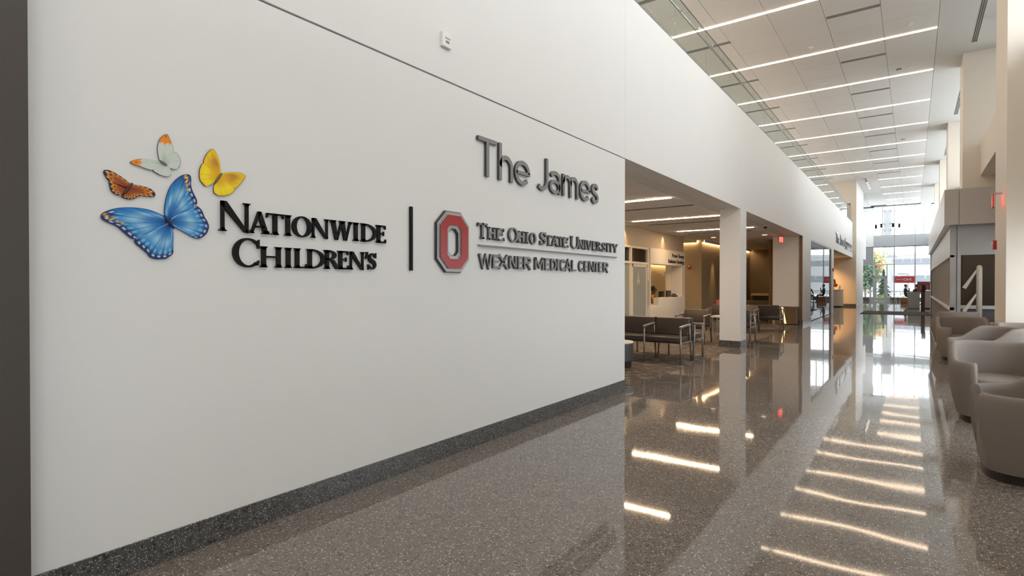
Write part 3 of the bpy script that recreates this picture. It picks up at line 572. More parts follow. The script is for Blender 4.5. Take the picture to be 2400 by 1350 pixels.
def serifed(ch, W, tk, tn, st, so, slab=False):
    """capital letter of height 1 and width W with serifs"""
    G = []
    def foot(x0, x1, top=False):
        s0, s1 = x0 - so, x1 + so
        if slab: pts = [(s0, 0), (s1, 0), (s1, st), (s0, st)]
        else: pts = [(s0, 0), (s1, 0), (s1, st * .7), (x1 + so * .3, st * 1.5), (x1, st * 3.2), (x0, st * 3.2), (x0 - so * .3, st * 1.5), (s0, st * .7)]
        if top: pts = [(x, 1 - y) for x, y in pts][::-1]
        G.append(('p', pts))
    def stem(x0, x1, t=True, b=True):
        G.append(rect(x0, 0, x1, 1))
        if b: foot(x0, x1)
        if t: foot(x0, x1, True)
    def arm(x0, x1, y, th, up):          # horizontal bar with a beak at its right end
        G.append(rect(x0, y, x1, y + th)); k = 0.13 if not slab else 0.12
        if up > 0: G.append(('p', [(x1 - tn * 1.5, y), (x1, y), (x1 + .015, y + th + k), (x1 - .04, y + th + k)]))
        elif up < 0: G.append(('p', [(x1 - tn * 1.5, y + th), (x1 - .04, y - k), (x1 + .015, y - k), (x1, y + th)]))
        else: G.append(('p', [(x1 - .05, y - k * .6), (x1, y - k * .6), (x1, y + th + k * .6), (x1 - .05, y + th + k * .6)]))
    if ch == 'I': stem(W / 2 - tk / 2, W / 2 + tk / 2)
    elif ch == 'H':
        stem(so, so + tk); stem(W - so - tk, W - so); G.append(rect(so + tk, .47, W - so - tk, .47 + tn))
    elif ch == 'T':
        G.append(rect(W / 2 - tk / 2, 0, W / 2 + tk / 2, 1)); foot(W / 2 - tk / 2, W / 2 + tk / 2); G.append(rect(0, 1 - tn, W, 1))
        for s in (0, 1):
            x = (lambda q: W - q) if s else (lambda q: q); p = [(x(0), 1), (x(-.02), .78), (x(.05), .78), (x(.10), 1 - tn)]
            G.append(('p', p if s else p[::-1]))
    elif ch == 'L': stem(so, so + tk); arm(so + tk, W, 0, tn, 1)
    elif ch == 'E':
        stem(so, so + tk); arm(so + tk, W * .96, 1 - tn, tn, -1); arm(so + tk, W, 0, tn, 1); arm(so + tk, W * .8, .49, tn, 0)
    elif ch == 'D':
        stem(so, so + tk); c = so + tk
        G.append(('s', [(so, 1)] + arcp(c, .5, W - c, .5, 90, -90, 24) + [(so, 0)], [(so, 1 - tn)] + arcp(c, .5, W - c - tk * 1.05, .5 - tn, 90, -90, 24) + [(so, tn)]))
    elif ch == 'R':
        stem(so, so + tk); c = so + tk; xr = W * .80
        G.append(('s', [(so, 1)] + arcp(c, .74, xr - c, .26, 90, -90, 18) + [(so, .48)], [(so, 1 - tn)] + arcp(c, .74, xr - c - tk, .26 - tn, 90, -90, 18) + [(so, .48 + tn)]))
        G.append(('p', [(c + .08, .5), (c + .08 + tk * 1.1, .5), (W + .02, .02), (W + .02, 0), (W - tk * 1.1, 0)]))
        if slab: G.append(rect(W - tk * 1.3, 0, W + .03, st))
    elif ch == 'N':
        n_ = tn * 1.25 if not slab else tk * .8
        G.append(rect(so, 0, so + n_, 1)); foot(so, so + n_); G.append(rect(W - so - n_, 0, W - so, 1)); foot(W - so - n_, W - so, True)
        G.append(('p', [(so, 1), (so + tk * .95, 1), (W - so, 0), (W - so, -.02), (W - so - tk * .75, 0), (so, .86)]))
        if slab: G.append(rect(-.02, 1 - st, so + .02, 1))
    elif ch == 'A':
        m = W / 2; ap = tk * .35; G.append(('p', [(so, 0), (so + tn * 1.3, 0), (m + ap * .5, .9), (m + ap, 1.02), (m - ap, 1.02)]))
        G.append(('p', [(W - so - tk * 1.2, 0), (W - so, 0), (m + ap, 1.02), (m - ap * 1.1, 1.02), (m - ap, .9)])); G.append(rect(W * .26, .27, W * .72, .27 + tn))
        foot(so, so + tn * 1.3); foot(W - so - tk * 1.2, W - so)
    elif ch in 'VW':
        def vee(x0, x1, last=True):
            m = (x0 + x1) / 2 + .01
            G.append(('p', [(x0, 1), (m - tk * .55, -.02), (m + tk * .3, -.02), (x0 + tk * 1.15, 1)])); G.append(('p', [(m - tk * .2, -.02), (m + tk * .25, -.02), (x1, 1), (x1 - tn * 1.3, 1)]))
            foot(x0, x0 + tk * 1.15, True)
            if last: foot(x1 - tn * 1.3, x1, True)
        if ch == 'V': vee(so, W - so)
        else: vee(so, W * .56, False); vee(W * .46, W - so)
    elif ch == 'Y':
        G.append(rect(W / 2 - tk / 2, 0, W / 2 + tk / 2, .5)); foot(W / 2 - tk / 2, W / 2 + tk / 2)
        G.append(('p', [(so * .5, 1), (W / 2 - tk / 2, .42), (W / 2 + tk / 2, .42), (so * .5 + tk * 1.1, 1)])); G.append(('p', [(W / 2 - tk * .3, .42), (W / 2 + tk / 2, .42), (W - so * .5, 1), (W - so * .5 - tn * 1.2, 1)]))
        foot(so * .5, so * .5 + tk, True); foot(W - so * .5 - tn * 1.2, W - so * .5, True)
    elif ch == 'U':
        G.append(('s', [(so, 1)] + arcp(W / 2, .34, W / 2 - so, .36, 180, 360, 24) + [(W - so, 1)], [(so + tk, 1)] + arcp(W / 2 + (tk - tn) * .3, .34, W / 2 - so - tk * .9, .36 - tn, 180, 360, 24) + [(W - so - tn * 1.1, 1)]))
        foot(so, so + tk, True); foot(W - so - tn, W - so, True)
    elif ch == 'O': G.append(ring(W / 2, .5, W / 2, .52, W / 2 - tk * 1.08, .52 - tn * .9))
    elif ch == 'C':
        o = arcp(W * .56, .5, W * .56, .52, 52, 308, 36); i = arcp(W * .58, .5, W * .56 - tk * .98, .52 - tn * .85, 46, 314, 36); G.append(('s', o, i))
        G.append(('p', [(W * .93, .66), (W, .66), (W, .99), (W * .86, .90)])); G.append(('p', [(W * .80, .07), (W * .96, .06), (W * 1.0, .24), (W * .95, .24)]))
    elif ch == 'S':
        p = SP(W, tk * .7); n = len(p); G.append(stroke(p, [tn + (tk * 1.12 - tn) * max(0, math.sin(PI * (i / (n - 1) - .2) / .6)) if .2 < i / (n - 1) < .8 else tn * 1.05 for i in range(n)]))
        G.append(('p', [(W * .84, .68), (W * .95, .68), (W * .95, .99), (W * .84, .93)])); G.append(('p', [(W * .03, .01), (W * .14, .07), (W * .14, .32), (W * .03, .32)]))
    elif ch == "'":
        G.append(('p', [(W * .1, .66), (W * .35, .62), (W, .98), (W * .7, 1.03), (W * .3, 1.0), (W * .45, .88)]))
    return G
def sans(ch, W, s, X=0.70):
    G = []; S = lambda *p: G.append(stroke(list(p), s))
    h2 = s / 2; arch = lambda x0, x1, yy=.55: [(x0, X * yy)] + arcp((x0 + x1) / 2, X * yy, (x1 - x0) / 2, X - h2 - X * yy, 180, 0, 18) + [(x1, 0)]
    if ch == 'T': G += [rect(0, 1 - s * .9, W, 1), rect(W / 2 - h2, 0, W / 2 + h2, 1 - s * .9)]
    elif ch == 'h': G.append(rect(0, 0, s, 1.0)); S(*arch(h2, W - h2))
    elif ch == 'e': S(*arcp(W / 2, X / 2, W / 2 - h2, X / 2 - h2, 0, 318, 36)); G.append(rect(h2, X / 2 - s * .42, W, X / 2 + s * .38))
    elif ch == 'J': S((W - h2, 1), (W - h2, .32), *arcp(W * .5, .32, W / 2 - h2, .32 - h2, 0, -135, 18)[1:])
    elif ch == 'a':
        S((W - h2, 0), (W - h2, X * .60), *arcp(W / 2, X * .62, W / 2 - h2, X * .38 - h2, 0, 152, 18)[1:]); G.append(ring(W / 2 - s * .1, X * .30, W / 2 - s * .1, X * .31, W / 2 - s * 1.0, X * .31 - s * .85))
    elif ch == 'm': G.append(rect(0, 0, s, X)); S(*arch(h2, W / 2, .62)); S(*arch(W / 2, W - h2, .62))
    elif ch == 's': S(*SP(W, s, X))
    elif ch == 'S': S(*SP(W, s))
    elif ch == 'W': S((h2 * .8, 1), (W * .27, .0), (W / 2, .92), (W * .73, .0), (W - h2 * .8, 1))
    elif ch == 'E': G += [rect(0, 0, s, 1), rect(s, 0, W, s * .9), rect(s, 1 - s * .9, W, 1), rect(s, .5 - s * .42, W * .92, .5 + s * .42)]
    elif ch == 'X': S((h2, 0), (W - h2, 1)); S((h2, 1), (W - h2, 0))
    elif ch == 'N': G += [rect(0, 0, s, 1), rect(W - s, 0, W, 1), ('p', [(0, 1), (W - s * 1.15, 0), (W, 0), (s * 1.15, 1)])]
    elif ch == 'R': G.append(rect(0, 0, s, 1)); S((s, 1 - h2), (W * .5, 1 - h2), *arcp(W * .5, .72, W * .5 - h2, .28 - h2, 90, -90, 14)[1:], (s, .44 + h2)); S((W * .48, .46), (W - h2, 0))
    elif ch == 'M': G += [rect(0, 0, s, 1), rect(W - s, 0, W, 1)]; S((h2, .98), (W / 2, .22), (W - h2, .98))
    elif ch == 'D': G.append(rect(0, 0, s, 1)); S((s, 1 - h2), (W * .4, 1 - h2), *arcp(W * .4, .5, W * .6 - h2, .5 - h2, 90, -90, 20)[1:], (s, h2))
    elif ch == 'I': G.append(rect(0, 0, W, 1))
    elif ch == 'C': S(*arcp(W * .55, .5, W * .55 - h2, .5 - h2, 42, 318, 30))
    elif ch == 'A': S((h2 * .8, 0), (W / 2, .97), (W - h2 * .8, 0)); G.append(rect(W * .24, .24, W * .76, .24 + s * .85))
    elif ch == 'L': G += [rect(0, 0, s, 1), rect(s, 0, W, s * .9)]
    return G
def letter(parent, G, y0, z0, size, depth, mats, x0=XW, name='letter', stand=0.004):
    bm = bmesh.new(); xb, xf = x0 + stand, x0 + stand + depth
    for g in G:
        if g[0] == 'p': cells = [g[1]]
        else: cells = None
        def V(p, x): return bm.verts.new((x, y0 + p[0] * size, z0 + p[1] * size))
        if cells:
            f = [V(p, xf) for p in g[1]]; b = [V(p, xb) for p in g[1]]; bm.faces.new(f); n = len(f)
            for i in range(n): bm.faces.new((f[i], b[i], b[(i + 1) % n], f[(i + 1) % n])).material_index = 1
        else:
            L, R_ = g[1], g[2]; lf = [V(p, xf) for p in L]; lb = [V(p, xb) for p in L]; rf = [V(p, xf) for p in R_]; rb = [V(p, xb) for p in R_]
            for i in range(len(L) - 1):
                bm.faces.new((lf[i], lf[i + 1], rf[i + 1], rf[i])); bm.faces.new((lf[i], lb[i], lb[i + 1], lf[i + 1])).material_index = 1; bm.faces.new((rf[i], rf[i + 1], rb[i + 1], rb[i])).material_index = 1
            for i in (0, len(L) - 1): bm.faces.new((lf[i], rf[i], rb[i], lb[i])).material_index = 1
    bmesh.ops.recalc_face_normals(bm, faces=bm.faces[:])
    for f in bm.faces:                     # front faces must look into the hall
        if f.material_index == 0 and f.normal.x < 0: f.normal_flip()
    return obj(name, bm, mats, parent)
def row(parent, chars, xr, conv, z0, cap, depth, mats, fn):
    for ch, (a, b) in zip(chars, xr):
        y0, y1 = conv(a), conv(b); letter(parent, fn(ch, (y1 - y0) / cap), y0, z0, cap, depth, mats)
c2 = lambda v: (lambda a: onx(490 + a * .2, v, XW + .02).y)
c3 = lambda v: (lambda a: onx(1000 + a * .26674, v, XW + .03).y)
# two-line black serif sign
sg = thing('wall_sign', 'black two-line serif lettering right of the butterflies', 'sign')
big = lambda ch, W: serifed(ch, W, .19, .085, .035, .075); sml = lambda ch, W: serifed(ch, W, .215, .085, .045, .075)
bk2 = [M_BLACK, M_BLACK]
row(sg, 'N', [(120, 492)], c2(540), 1.689, .164, .015, bk2, big)
row(sg, 'ATIONWIDE', [(472, 722), (680, 880), (885, 978), (980, 1210), (1203, 1412), (1422, 1685), (1688, 1768), (1785, 1970), (1965, 2078)], c2(560), 1.689, .124, .015, bk2, sml)
row(sg, 'C', [(283, 597)], c2(600), 1.496, .160, .015, bk2, big)
row(sg, "HILDREN'S", [(605, 862), (890, 982), (1003, 1152), (1152, 1364), (1355, 1535), (1515, 1642), (1648, 1828), (1832, 1872), (1866, 1970)], c2(615), 1.496, .121, .015, bk2, sml)
vb = thing('wall_divider', 'thin upright black bar between the two signs', 'sign bar', (0, 0, 0)); B('bar', (XW + .004, XW + .02, onx(962.5, 560, XW + .02).y, onx(968, 560, XW + .02).y, 1.500, 1.978), M_BLACK, vb)
for z in (1.56, 1.92): B('standoff', (XW, XW + .005, 2.878, 2.888, z, z + .01), M_BLACK, vb)
# grey sans lettering
gy = [M_LGREY, M_LSIDE]
sg = thing('wall_sign', 'large grey sans lettering in two words at the upper right of the sign wall', 'sign')
row(sg, 'TheJames', [(457, 620), (640, 762), (780, 912), (968, 1072), (1085, 1182), (1200, 1337), (1350, 1442), (1448, 1520)], c3(400), 2.343, .336, .024, gy, lambda ch, W: sans(ch, W, .120))
sg = thing('wall_sign', 'grey slab serif lettering line above the thin rule', 'sign')
slb = lambda t: (lambda ch, W: serifed(ch, W, t, t * .62, .11, .06, True)); zb = 1.792
row(sg, 'T', [(460, 540)], c3(545), zb, .138, .020, gy, slb(.20)); row(sg, 'HE', [(546, 614), (622, 690)], c3(548), zb, .112, .020, gy, slb(.22))
row(sg, 'O', [(728, 812)], c3(552), zb, .134, .020, gy, slb(.20)); row(sg, 'HIO', [(806, 866), (872, 908), (915, 972)], c3(555), zb, .112, .020, gy, slb(.22))
row(sg, 'S', [(1003, 1058)], c3(560), zb, .134, .020, gy, slb(.20)); row(sg, 'TATE', [(1054, 1108), (1104, 1164), (1158, 1208), (1204, 1252)], c3(563), zb, .110, .020, gy, slb(.22))
row(sg, 'U', [(1275, 1343)], c3(568), zb, .134, .020, gy, slb(.20)); row(sg, 'NIVERSITY', [(1342, 1390), (1390, 1414), (1412, 1460), (1464, 1500), (1502, 1545), (1549, 1582), (1584, 1608), (1608, 1645), (1642, 1686)], c3(575), zb, .110, .020, gy, slb(.22))
rl = thing('sign_rule', 'thin grey rule between the two lettering lines', 'sign rule'); B('rule', (XW + .004, XW + .024, 3.672, 6.404, 1.728, 1.741), M_LGREY, rl); B('standoff', (XW, XW + .005, 3.8, 3.81, 1.73, 1.738), M_LSIDE, rl); B('standoff', (XW, XW + .005, 6.2, 6.21, 1.73, 1.738), M_LSIDE, rl)
sg = thing('wall_sign', 'grey sans capital lettering below the thin rule', 'sign')
row(sg, 'WEXNERMEDICALCENTER', [(470, 582), (590, 645), (640, 727), (735, 797), (810, 852), (862, 927), (960, 1037), (1047, 1090), (1100, 1147), (1154, 1173), (1180, 1229), (1224, 1277), (1284, 1322), (1345, 1386), (1394, 1427), (1434, 1480), (1480, 1515), (1522, 1553), (1560, 1603)], c3(615), 1.540, .123, .020, gy, lambda ch, W: sans(ch, W, .185))
# emblem: octagonal block ring in scarlet, grey rim
def octa(y0, y1, z0, z1, cy_, cz_): return [(y0, z0 + cz_), (y0 + cy_, z0), (y1 - cy_, z0), (y1, z0 + cz_), (y1, z1 - cz_), (y1 - cy_, z1), (y0 + cy_, z1), (y0, z1 - cz_)]
em = thing('emblem_sign', 'scarlet octagonal ring emblem with a grey rim', 'emblem')
ya, yb, za, zbb = 3.140, 3.536, 1.492, 1.989
def oring(name, o, i, xa, xb, mats):
    G = [('s', o + [o[0]], i + [i[0]])]; return letter(em, G, 0, 0, 1, xb - xa, mats, XW, name, xa)
yi0, yi1, zi0, zi1 = c3(600)(176), c3(600)(298), 1.604, 1.873
ins = lambda k: octa(ya + k, yb - k, za + k, zbb - k, .105 - k * .45, .105 - k * .45)
inn = lambda k: octa(yi0 + k, yi1 - k, zi0 + k, zi1 - k, .033, .033)
oring('rim_edge', ins(0), inn(.030), .004, .020, [M_LSIDE, M_LSIDE]); oring('rim', ins(.006), inn(.024), .02, .028, [mat('rim_grey', (.34, .35, .36), .3, .3), M_LSIDE])
oring('inner_line', ins(.026), inn(.006), .028, .032, [mat('rim_pale', (.60, .61, .61), .35), M_LSIDE]); oring('face', ins(.032), inn(.0), .032, .040, [M_RED, M_LSIDE])
# small sign far along the bulkhead: two words, upright bar, two lines
sg = thing('wall_sign', 'distant silver lettering on the bulkhead above the reception niche', 'sign')
ym = lambda u: onx(u, 570, XW + .03).y
sv = [M_SILVER, M_LSIDE]
for ch, a, b in (('T', 31.0, 31.5), ('h', 31.6, 31.95), ('e', 32.05, 32.45), ('J', 32.8, 33.15), ('a', 33.25, 33.6), ('m', 33.7, 34.3), ('e', 34.4, 34.75), ('s', 34.85, 35.15)):
    letter(sg, sans(ch, (b - a) / .52, .13), a, 3.42, .52, .03, sv)
for txt, z0, cap in (('THEOHIOSTATEUNIVERSITY', 3.62, .15), ('WEXNERMEDICALCENTER', 3.38, .15)):
    for k, ch in enumerate(txt):
        wd = 3.5 / len(txt); G = sans(ch, wd * .8 / cap, .2) if ch not in 'OUVY' else serifed(ch, wd * .8 / cap, .2, .15, .08, .03, True); letter(sg, G, 36.0 + wd * k, z0, cap, .03, sv)
B('rule', (XW + .004, XW + .03, 36.0, 39.5, 3.565, 3.585), M_SILVER, sg); B('bar', (XW + .004, XW + .03, 35.5, 35.58, 3.3, 3.95), M_LGREY, sg)

# built-in font text turned into mesh, one object per line
def text_mesh(name, body, size, m, parent, origin, ax, up, width=None, ext=0.004):
    cu = bpy.data.curves.new('t', 'FONT'); cu.body = body; cu.size = size; cu.extrude = ext; cu.resolution_u = 3
    to = bpy.data.objects.new('t', cu); COL.objects.link(to); dg = bpy.context.evaluated_depsgraph_get()
    me = bpy.data.meshes.new_from_object(to.evaluated_get(dg)); bpy.data.objects.remove(to); bpy.data.curves.remove(cu)
    xs = [v.co.x for v in me.vertices]; k = (width / (max(xs) - min(xs))) if width else 1.0; x0 = min(xs)
    ax, up = Vector(ax), Vector(up); nr = ax.cross(up); o_ = Vector(origin)
    for v in me.vertices: v.co = o_ + ax * ((v.co.x - x0) * k) + up * v.co.y + nr * v.co.z
    me.materials.clear(); me.materials.append(m); me.name = name
    o = bpy.data.objects.new(name, me); COL.objects.link(o); o.parent = parent; return o
ts = thing('header_sign', 'two short lines of black lettering on the reception header', 'sign')
yy0, yy1 = wa(1571, 600)[0], wa(1598.5, 605)[0]; yy2 = wa(1562, 610)[0]
text_mesh('lettering', 'Proton Therapy', .18, M_BLACK, ts, (XA + .068, yy0, 2.285), (0, 1, 0), (0, 0, 1), yy1 - yy0)
text_mesh('lettering', 'Radiation Oncology', .18, M_BLACK, ts, (XA + .068, yy2, 2.09), (0, 1, 0), (0, 0, 1), yy1 - yy2)
letter(dw, sans('A', .62, .13), 15.22, 1.38, .36, .004, [M_WHITE, M_WHITE], XA - .012)
text_mesh('lettering', 'OH!', .30, M_WHITE, bn, (-.62, YE - .020, 1.66), (1, 0, 0), (0, 0, 1), .52)
text_mesh('lettering', 'BUCKEYE', .11, M_WHITE, bn, (-1.08, YE - .020, 1.74), (1, 0, 0), (0, 0, 1), .42)

# ------------------------------------------------------------------ butterflies
c1 = lambda a, b: onx(220 + a * .25924, 290 + b * .25924, XW + .03)
M_PRINT = vcol('printed_butterfly')
def resample(pts, n):
    q = pts; d = [0]
    for i in range(1, len(q)): d.append(d[-1] + math.dist(q[i - 1], q[i]))
    out = []; j = 0
    for k in range(n):
        s = d[-1] * k / (n - 1)
        while j < len(d) - 2 and d[j + 1] < s: j += 1
        t = (s - d[j]) / max(1e-6, d[j + 1] - d[j]); out.append((q[j][0] + (q[j + 1][0] - q[j][0]) * t, q[j][1] + (q[j + 1][1] - q[j][1]) * t))
    return out
def mixc(a, b, t): t = max(0, min(1, t)); return tuple(a[i] * (1 - t) + b[i] * t for i in range(3))
def wing(parent, root, pts, colfn, lift=0.0, n=100, rings=26, scallop=0):
    pts = resample(catmull(pts, 5), n)
    if scallop:
        pts = [(root[0] + (p[0] - root[0]) * (1 + scallop * abs(math.sin(i / n * PI * 8)) * min(1, 4 * i / n, 4 * (1 - i / n))), root[1] + (p[1] - root[1]) * (1 + scallop * abs(math.sin(i / n * PI * 8)) * min(1, 4 * i / n, 4 * (1 - i / n)))) for i, p in enumerate(pts)]
    bm = bmesh.new(); lay = bm.verts.layers.float_color.new('Col'); rt = c1(*root); edge = [c1(*p) for p in pts]
    x = XW + .010 + lift; c0 = bm.verts.new((x, rt.y, rt.z)); c0[lay] = (*colfn(0, .5, root), 1); prev = None
    for r in range(1, rings + 1):
        t = r / rings; cur = []
        for i, e in enumerate(edge):
            v = bm.verts.new((x, rt.y + (e.y - rt.y) * t, rt.z + (e.z - rt.z) * t)); px_ = (root[0] + (pts[i][0] - root[0]) * t, root[1] + (pts[i][1] - root[1]) * t); v[lay] = (*colfn(t, i / (n - 1), px_), 1); cur.append(v)
        for i in range(n - 1): bm.faces.new((prev[i], cur[i], cur[i + 1], prev[i + 1]) if prev else (c0, cur[i], cur[i + 1]))
        prev = cur
    back = []
    for v in prev:
        b = bm.verts.new((XW + .002, v.co.y, v.co.z)); b[lay] = (.02, .02, .025, 1); back.append(b)
    top2 = []
    for v in prev:
        b = bm.verts.new(v.co); b[lay] = (.02, .02, .025, 1); top2.append(b)
    for i in range(n - 1): bm.faces.new((top2[i], back[i], back[i + 1], top2[i + 1]))
    bmesh.ops.recalc_face_normals(bm, faces=bm.faces[:])
    for f in bm.faces:
        if abs(f.normal.x) > .9 and f.normal.x < 0: f.normal_flip()
    return obj('wing', bm, M_PRINT, parent)
def bfbody(parent, a, b, r, m):
    p, q = c1(*a), c1(*b); bm = bmesh.new(); n = 7
    pts = [(XW + .016, p.y + (q.y - p.y) * i / (n - 1), p.z + (q.z - p.z) * i / (n - 1)) for i in range(n)]; tube(bm, pts, [r * (.55 + .45 * math.sin(PI * (i + .6) / n)) for i in range(n)], 8); obj('body', bm, m, parent, True)
def dots(px_, lst, rad):
    for (x, y) in lst:
        if math.hypot(px_[0] - x, px_[1] - y) < rad: return True
    return False
hsh = lambda *a: (math.sin(sum(v * k for v, k in zip(a, (12.9898, 78.233, 37.719)))) * 43758.5453) % 1
NAVY, BLUE, SKYB, PALE = (.005, .025, .15), (.006, .17, .52), (.02, .34, .72), (.33, .66, .86)
def blue_fn(vein, odots, dir_, k0=.1, k1=.9, tip=None):
    def f(t, k, p):
        c = mixc(NAVY, BLUE, t / .28); band = math.exp(-((t - .55) / .17) ** 2)
        c = mixc(c, PALE, band * (.45 + .4 * math.sin(k * 17) ** 2)); c = mixc(c, SKYB, .4 * math.exp(-((t - .78) / .12) ** 2))
        kv = (k * vein) % 1
        if t > .25 and (kv < .07): c = mixc(c, NAVY, .75)
        if tip:
            d = math.hypot(p[0] - tip[0], p[1] - tip[1]); c = mixc(c, NAVY, .9 * (1 - d / 150)) if d < 150 else c
        kb = (k * vein * 2) % 1
        if k0 < k < k1:
            if t > .80: c = mixc(c, NAVY, (t - .80) / .10)
            if .76 < t < .86 and .30 < kb < .70: c = mixc(c, PALE, .5)
            if .89 < t < .955 and .25 < kb < .75: c = (.60, .78, .90)
        if t > .975: c = NAVY
        if dots(p, odots, 15): c = (.20, .08, .06)
        if dots(p, odots, 11): c = (.85, .38, .04) if odots and odots.index(min(odots, key=lambda d: math.hypot(p[0] - d[0], p[1] - d[1]))) > 1 else (.95, .65, .08)
        return c
    return f
bf = thing('butterfly_plaque', 'large blue butterfly plaque with dark spotted wing edges', 'butterfly')
wing(bf, (690, 890), [(650, 830), (600, 805), (520, 775), (430, 758), (340, 752), (250, 755), (180, 768), (120, 790), (85, 812), (80, 842), (97, 867), (140, 890), (190, 910), (230, 932), (270, 967), (310, 1002), (345, 1030), (380, 1042), (425, 1020), (550, 955), (660, 905)], blue_fn(9, [(128, 838), (168, 858), (215, 874), (265, 898), (110, 815)], 0, .40, .86, (100, 830)))
wing(bf, (700, 905), [(640, 915), (550, 955), (470, 1000), (390, 1045), (405, 1090), (440, 1120), (475, 1145), (500, 1172), (522, 1202), (560, 1215), (610, 1222), (660, 1218), (700, 1195), (732, 1168), (733, 1100), (735, 1000), (725, 935)], blue_fn(8, [], 1, .22, .80), .001, scallop=.015)
wing(bf, (690, 870), [(655, 825), (655, 760), (665, 690), (680, 630), (705, 570), (745, 515), (790, 475), (830, 455), (865, 452), (890, 465), (897, 500), (895, 550), (908, 600), (927, 640), (946, 680), (950, 715), (930, 742), (870, 765), (790, 800), (715, 850)], blue_fn(9, [(852, 482), (856, 514), (860, 552), (864, 594), (842, 463)], 0, .50, .84, (860, 470)))
wing(bf, (705, 880), [(715, 850), (790, 800), (870, 765), (940, 745), (975, 765), (1000, 795), (1012, 840), (1040, 880), (1053, 915), (1045, 960), (1025, 1000), (990, 1025), (950, 1035), (900, 1020), (840, 985), (780, 950), (730, 928)], blue_fn(8, [], 1, .27, .78), .001, scallop=.015)
bfbody(bf, (648, 826), (735, 945), .009, mat('navy_body', (.01, .025, .09), .5))
def orange_fn(t, k, p):
    c = mixc((.16, .03, .012), (.34, .075, .015), t / .5); c = mixc(c, (.74, .24, .02), (t - .5) / .35)
    kv = (k * 9) % 1
    if .52 < t < .58 and .3 < kv < .6: c = (.03, .012, .008)
    if .72 < t < .80 and .25 < kv < .65: c = (.025, .01, .008)
    if t > .88: c = (.03, .015, .012) if not (.3 < kv < .7 and t < .96) else (.72, .50, .30)
    return c
bf = thing('butterfly_plaque', 'small orange brown butterfly plaque with black speckles', 'butterfly')
rt = (325, 580)
wing(bf, rt, [(345, 537), (300, 500), (250, 465), (190, 430), (140, 412), (108, 415), (105, 440), (120, 470), (150, 510), (210, 540), (290, 575)], orange_fn)
wing(bf, rt, [(290, 575), (210, 540), (155, 515), (158, 560), (170, 600), (200, 630), (240, 645), (262, 635), (295, 605)], orange_fn, .001)
wing(bf, rt, [(350, 540), (400, 550), (460, 560), (520, 580), (560, 610), (572, 640), (555, 655), (500, 655), (450, 647), (390, 620)], orange_fn)
wing(bf, rt, [(400, 622), (445, 645), (410, 656), (390, 670), (340, 680), (290, 670), (265, 650), (290, 618)], orange_fn, .001)
bfbody(bf, (358, 535), (270, 645), .007, mat('brown_body', (.09, .03, .018), .6))
def white_fn(tip):
    def f(t, k, p):
        c = mixc((.38, .44, .40), (.62, .68, .63), t / .4)
        if (k * 10) % 1 < .06 and t > .2: c = mixc(c, (.34, .42, .38), .6)
        if tip:
            d = math.hypot(p[0] - tip[0], p[1] - tip[1])
            if d < 108 + 10 * math.sin(k * 40): c = (.85, .27, .01)
            if d < 26: c = (.05, .05, .04)
            if tip and math.hypot(p[0] - (tip[0] * .8 + 650 * .2), p[1] - (tip[1] * .86 + 350 * .14)) < 9: c = (.25, .06, .02)
        if t > .965: c = (.06, .07, .06)
        return c
    return f
bf = thing('butterfly_plaque', 'small white butterfly plaque with orange wing tips', 'butterfly'); rt = (650, 350)
wing(bf, rt, [(610, 330), (597, 270), (592, 210), (605, 150), (635, 105), (670, 87), (690, 100), (710, 145), (725, 185), (735, 225), (735, 250), (690, 300)], white_fn((672, 70)))
wing(bf, rt, [(668, 318), (700, 272), (735, 252), (770, 265), (795, 310), (797, 360), (770, 402), (735, 406), (700, 395), (672, 368)], white_fn(None), .001)
wing(bf, rt, [(610, 332), (540, 318), (470, 312), (410, 315), (365, 328), (345, 342), (370, 360), (430, 380), (500, 405), (550, 412), (600, 382)], white_fn((330, 342)))
wing(bf, rt, [(632, 360), (590, 390), (550, 415), (580, 440), (630, 465), (690, 473), (712, 445), (710, 410), (690, 382)], white_fn(None), .001)
bfbody(bf, (608, 328), (672, 372), .006, mat('grey_body', (.18, .21, .19), .6))
def yellow_fn(fore):
    def f(t, k, p):
        c = mixc((.80, .42, .006), (.90, .60, .008), t / .8)
        if fore: c = mixc(c, (.52, .22, .02), .95 * math.exp(-((t - .55) / .24) ** 2) * math.sin(PI * min(1, max(0, k * 1.2))) ** 2)
        else: c = mixc(c, (.96, .74, .015), math.exp(-((t - .7) / .25) ** 2))
        if (k * 8) % 1 < .05 and t > .2: c = mixc(c, (.45, .22, .01), .5)
        if t > .97: c = (.20, .11, .02)
        return c
    return f
bf = thing('butterfly_plaque', 'yellow butterfly plaque above the first serif letter', 'butterfly'); rt = (1142, 480)
wing(bf, rt, [(1165, 445), (1160, 370), (1145, 310), (1120, 250), (1090, 222), (1060, 240), (1025, 290), (1008, 345), (1040, 380), (1090, 430)], yellow_fn(True))
wing(bf, rt, [(1095, 432), (1040, 380), (1008, 350), (980, 385), (970, 440), (975, 500), (1000, 535), (1030, 562), (1070, 547), (1110, 525)], yellow_fn(False), .001)
wing(bf, rt, [(1170, 447), (1220, 435), (1280, 432), (1340, 437), (1380, 460), (1388, 475), (1360, 520), (1320, 565), (1285, 580), (1240, 545), (1180, 500)], yellow_fn(True))
wing(bf, rt, [(1180, 502), (1240, 545), (1287, 585), (1280, 610), (1250, 635), (1200, 648), (1140, 645), (1105, 620), (1098, 580), (1112, 535)], yellow_fn(False), .001)
bfbody(bf, (1168, 446), (1104, 535), .007, mat('yellow_body', (.14, .11, .05), .6))

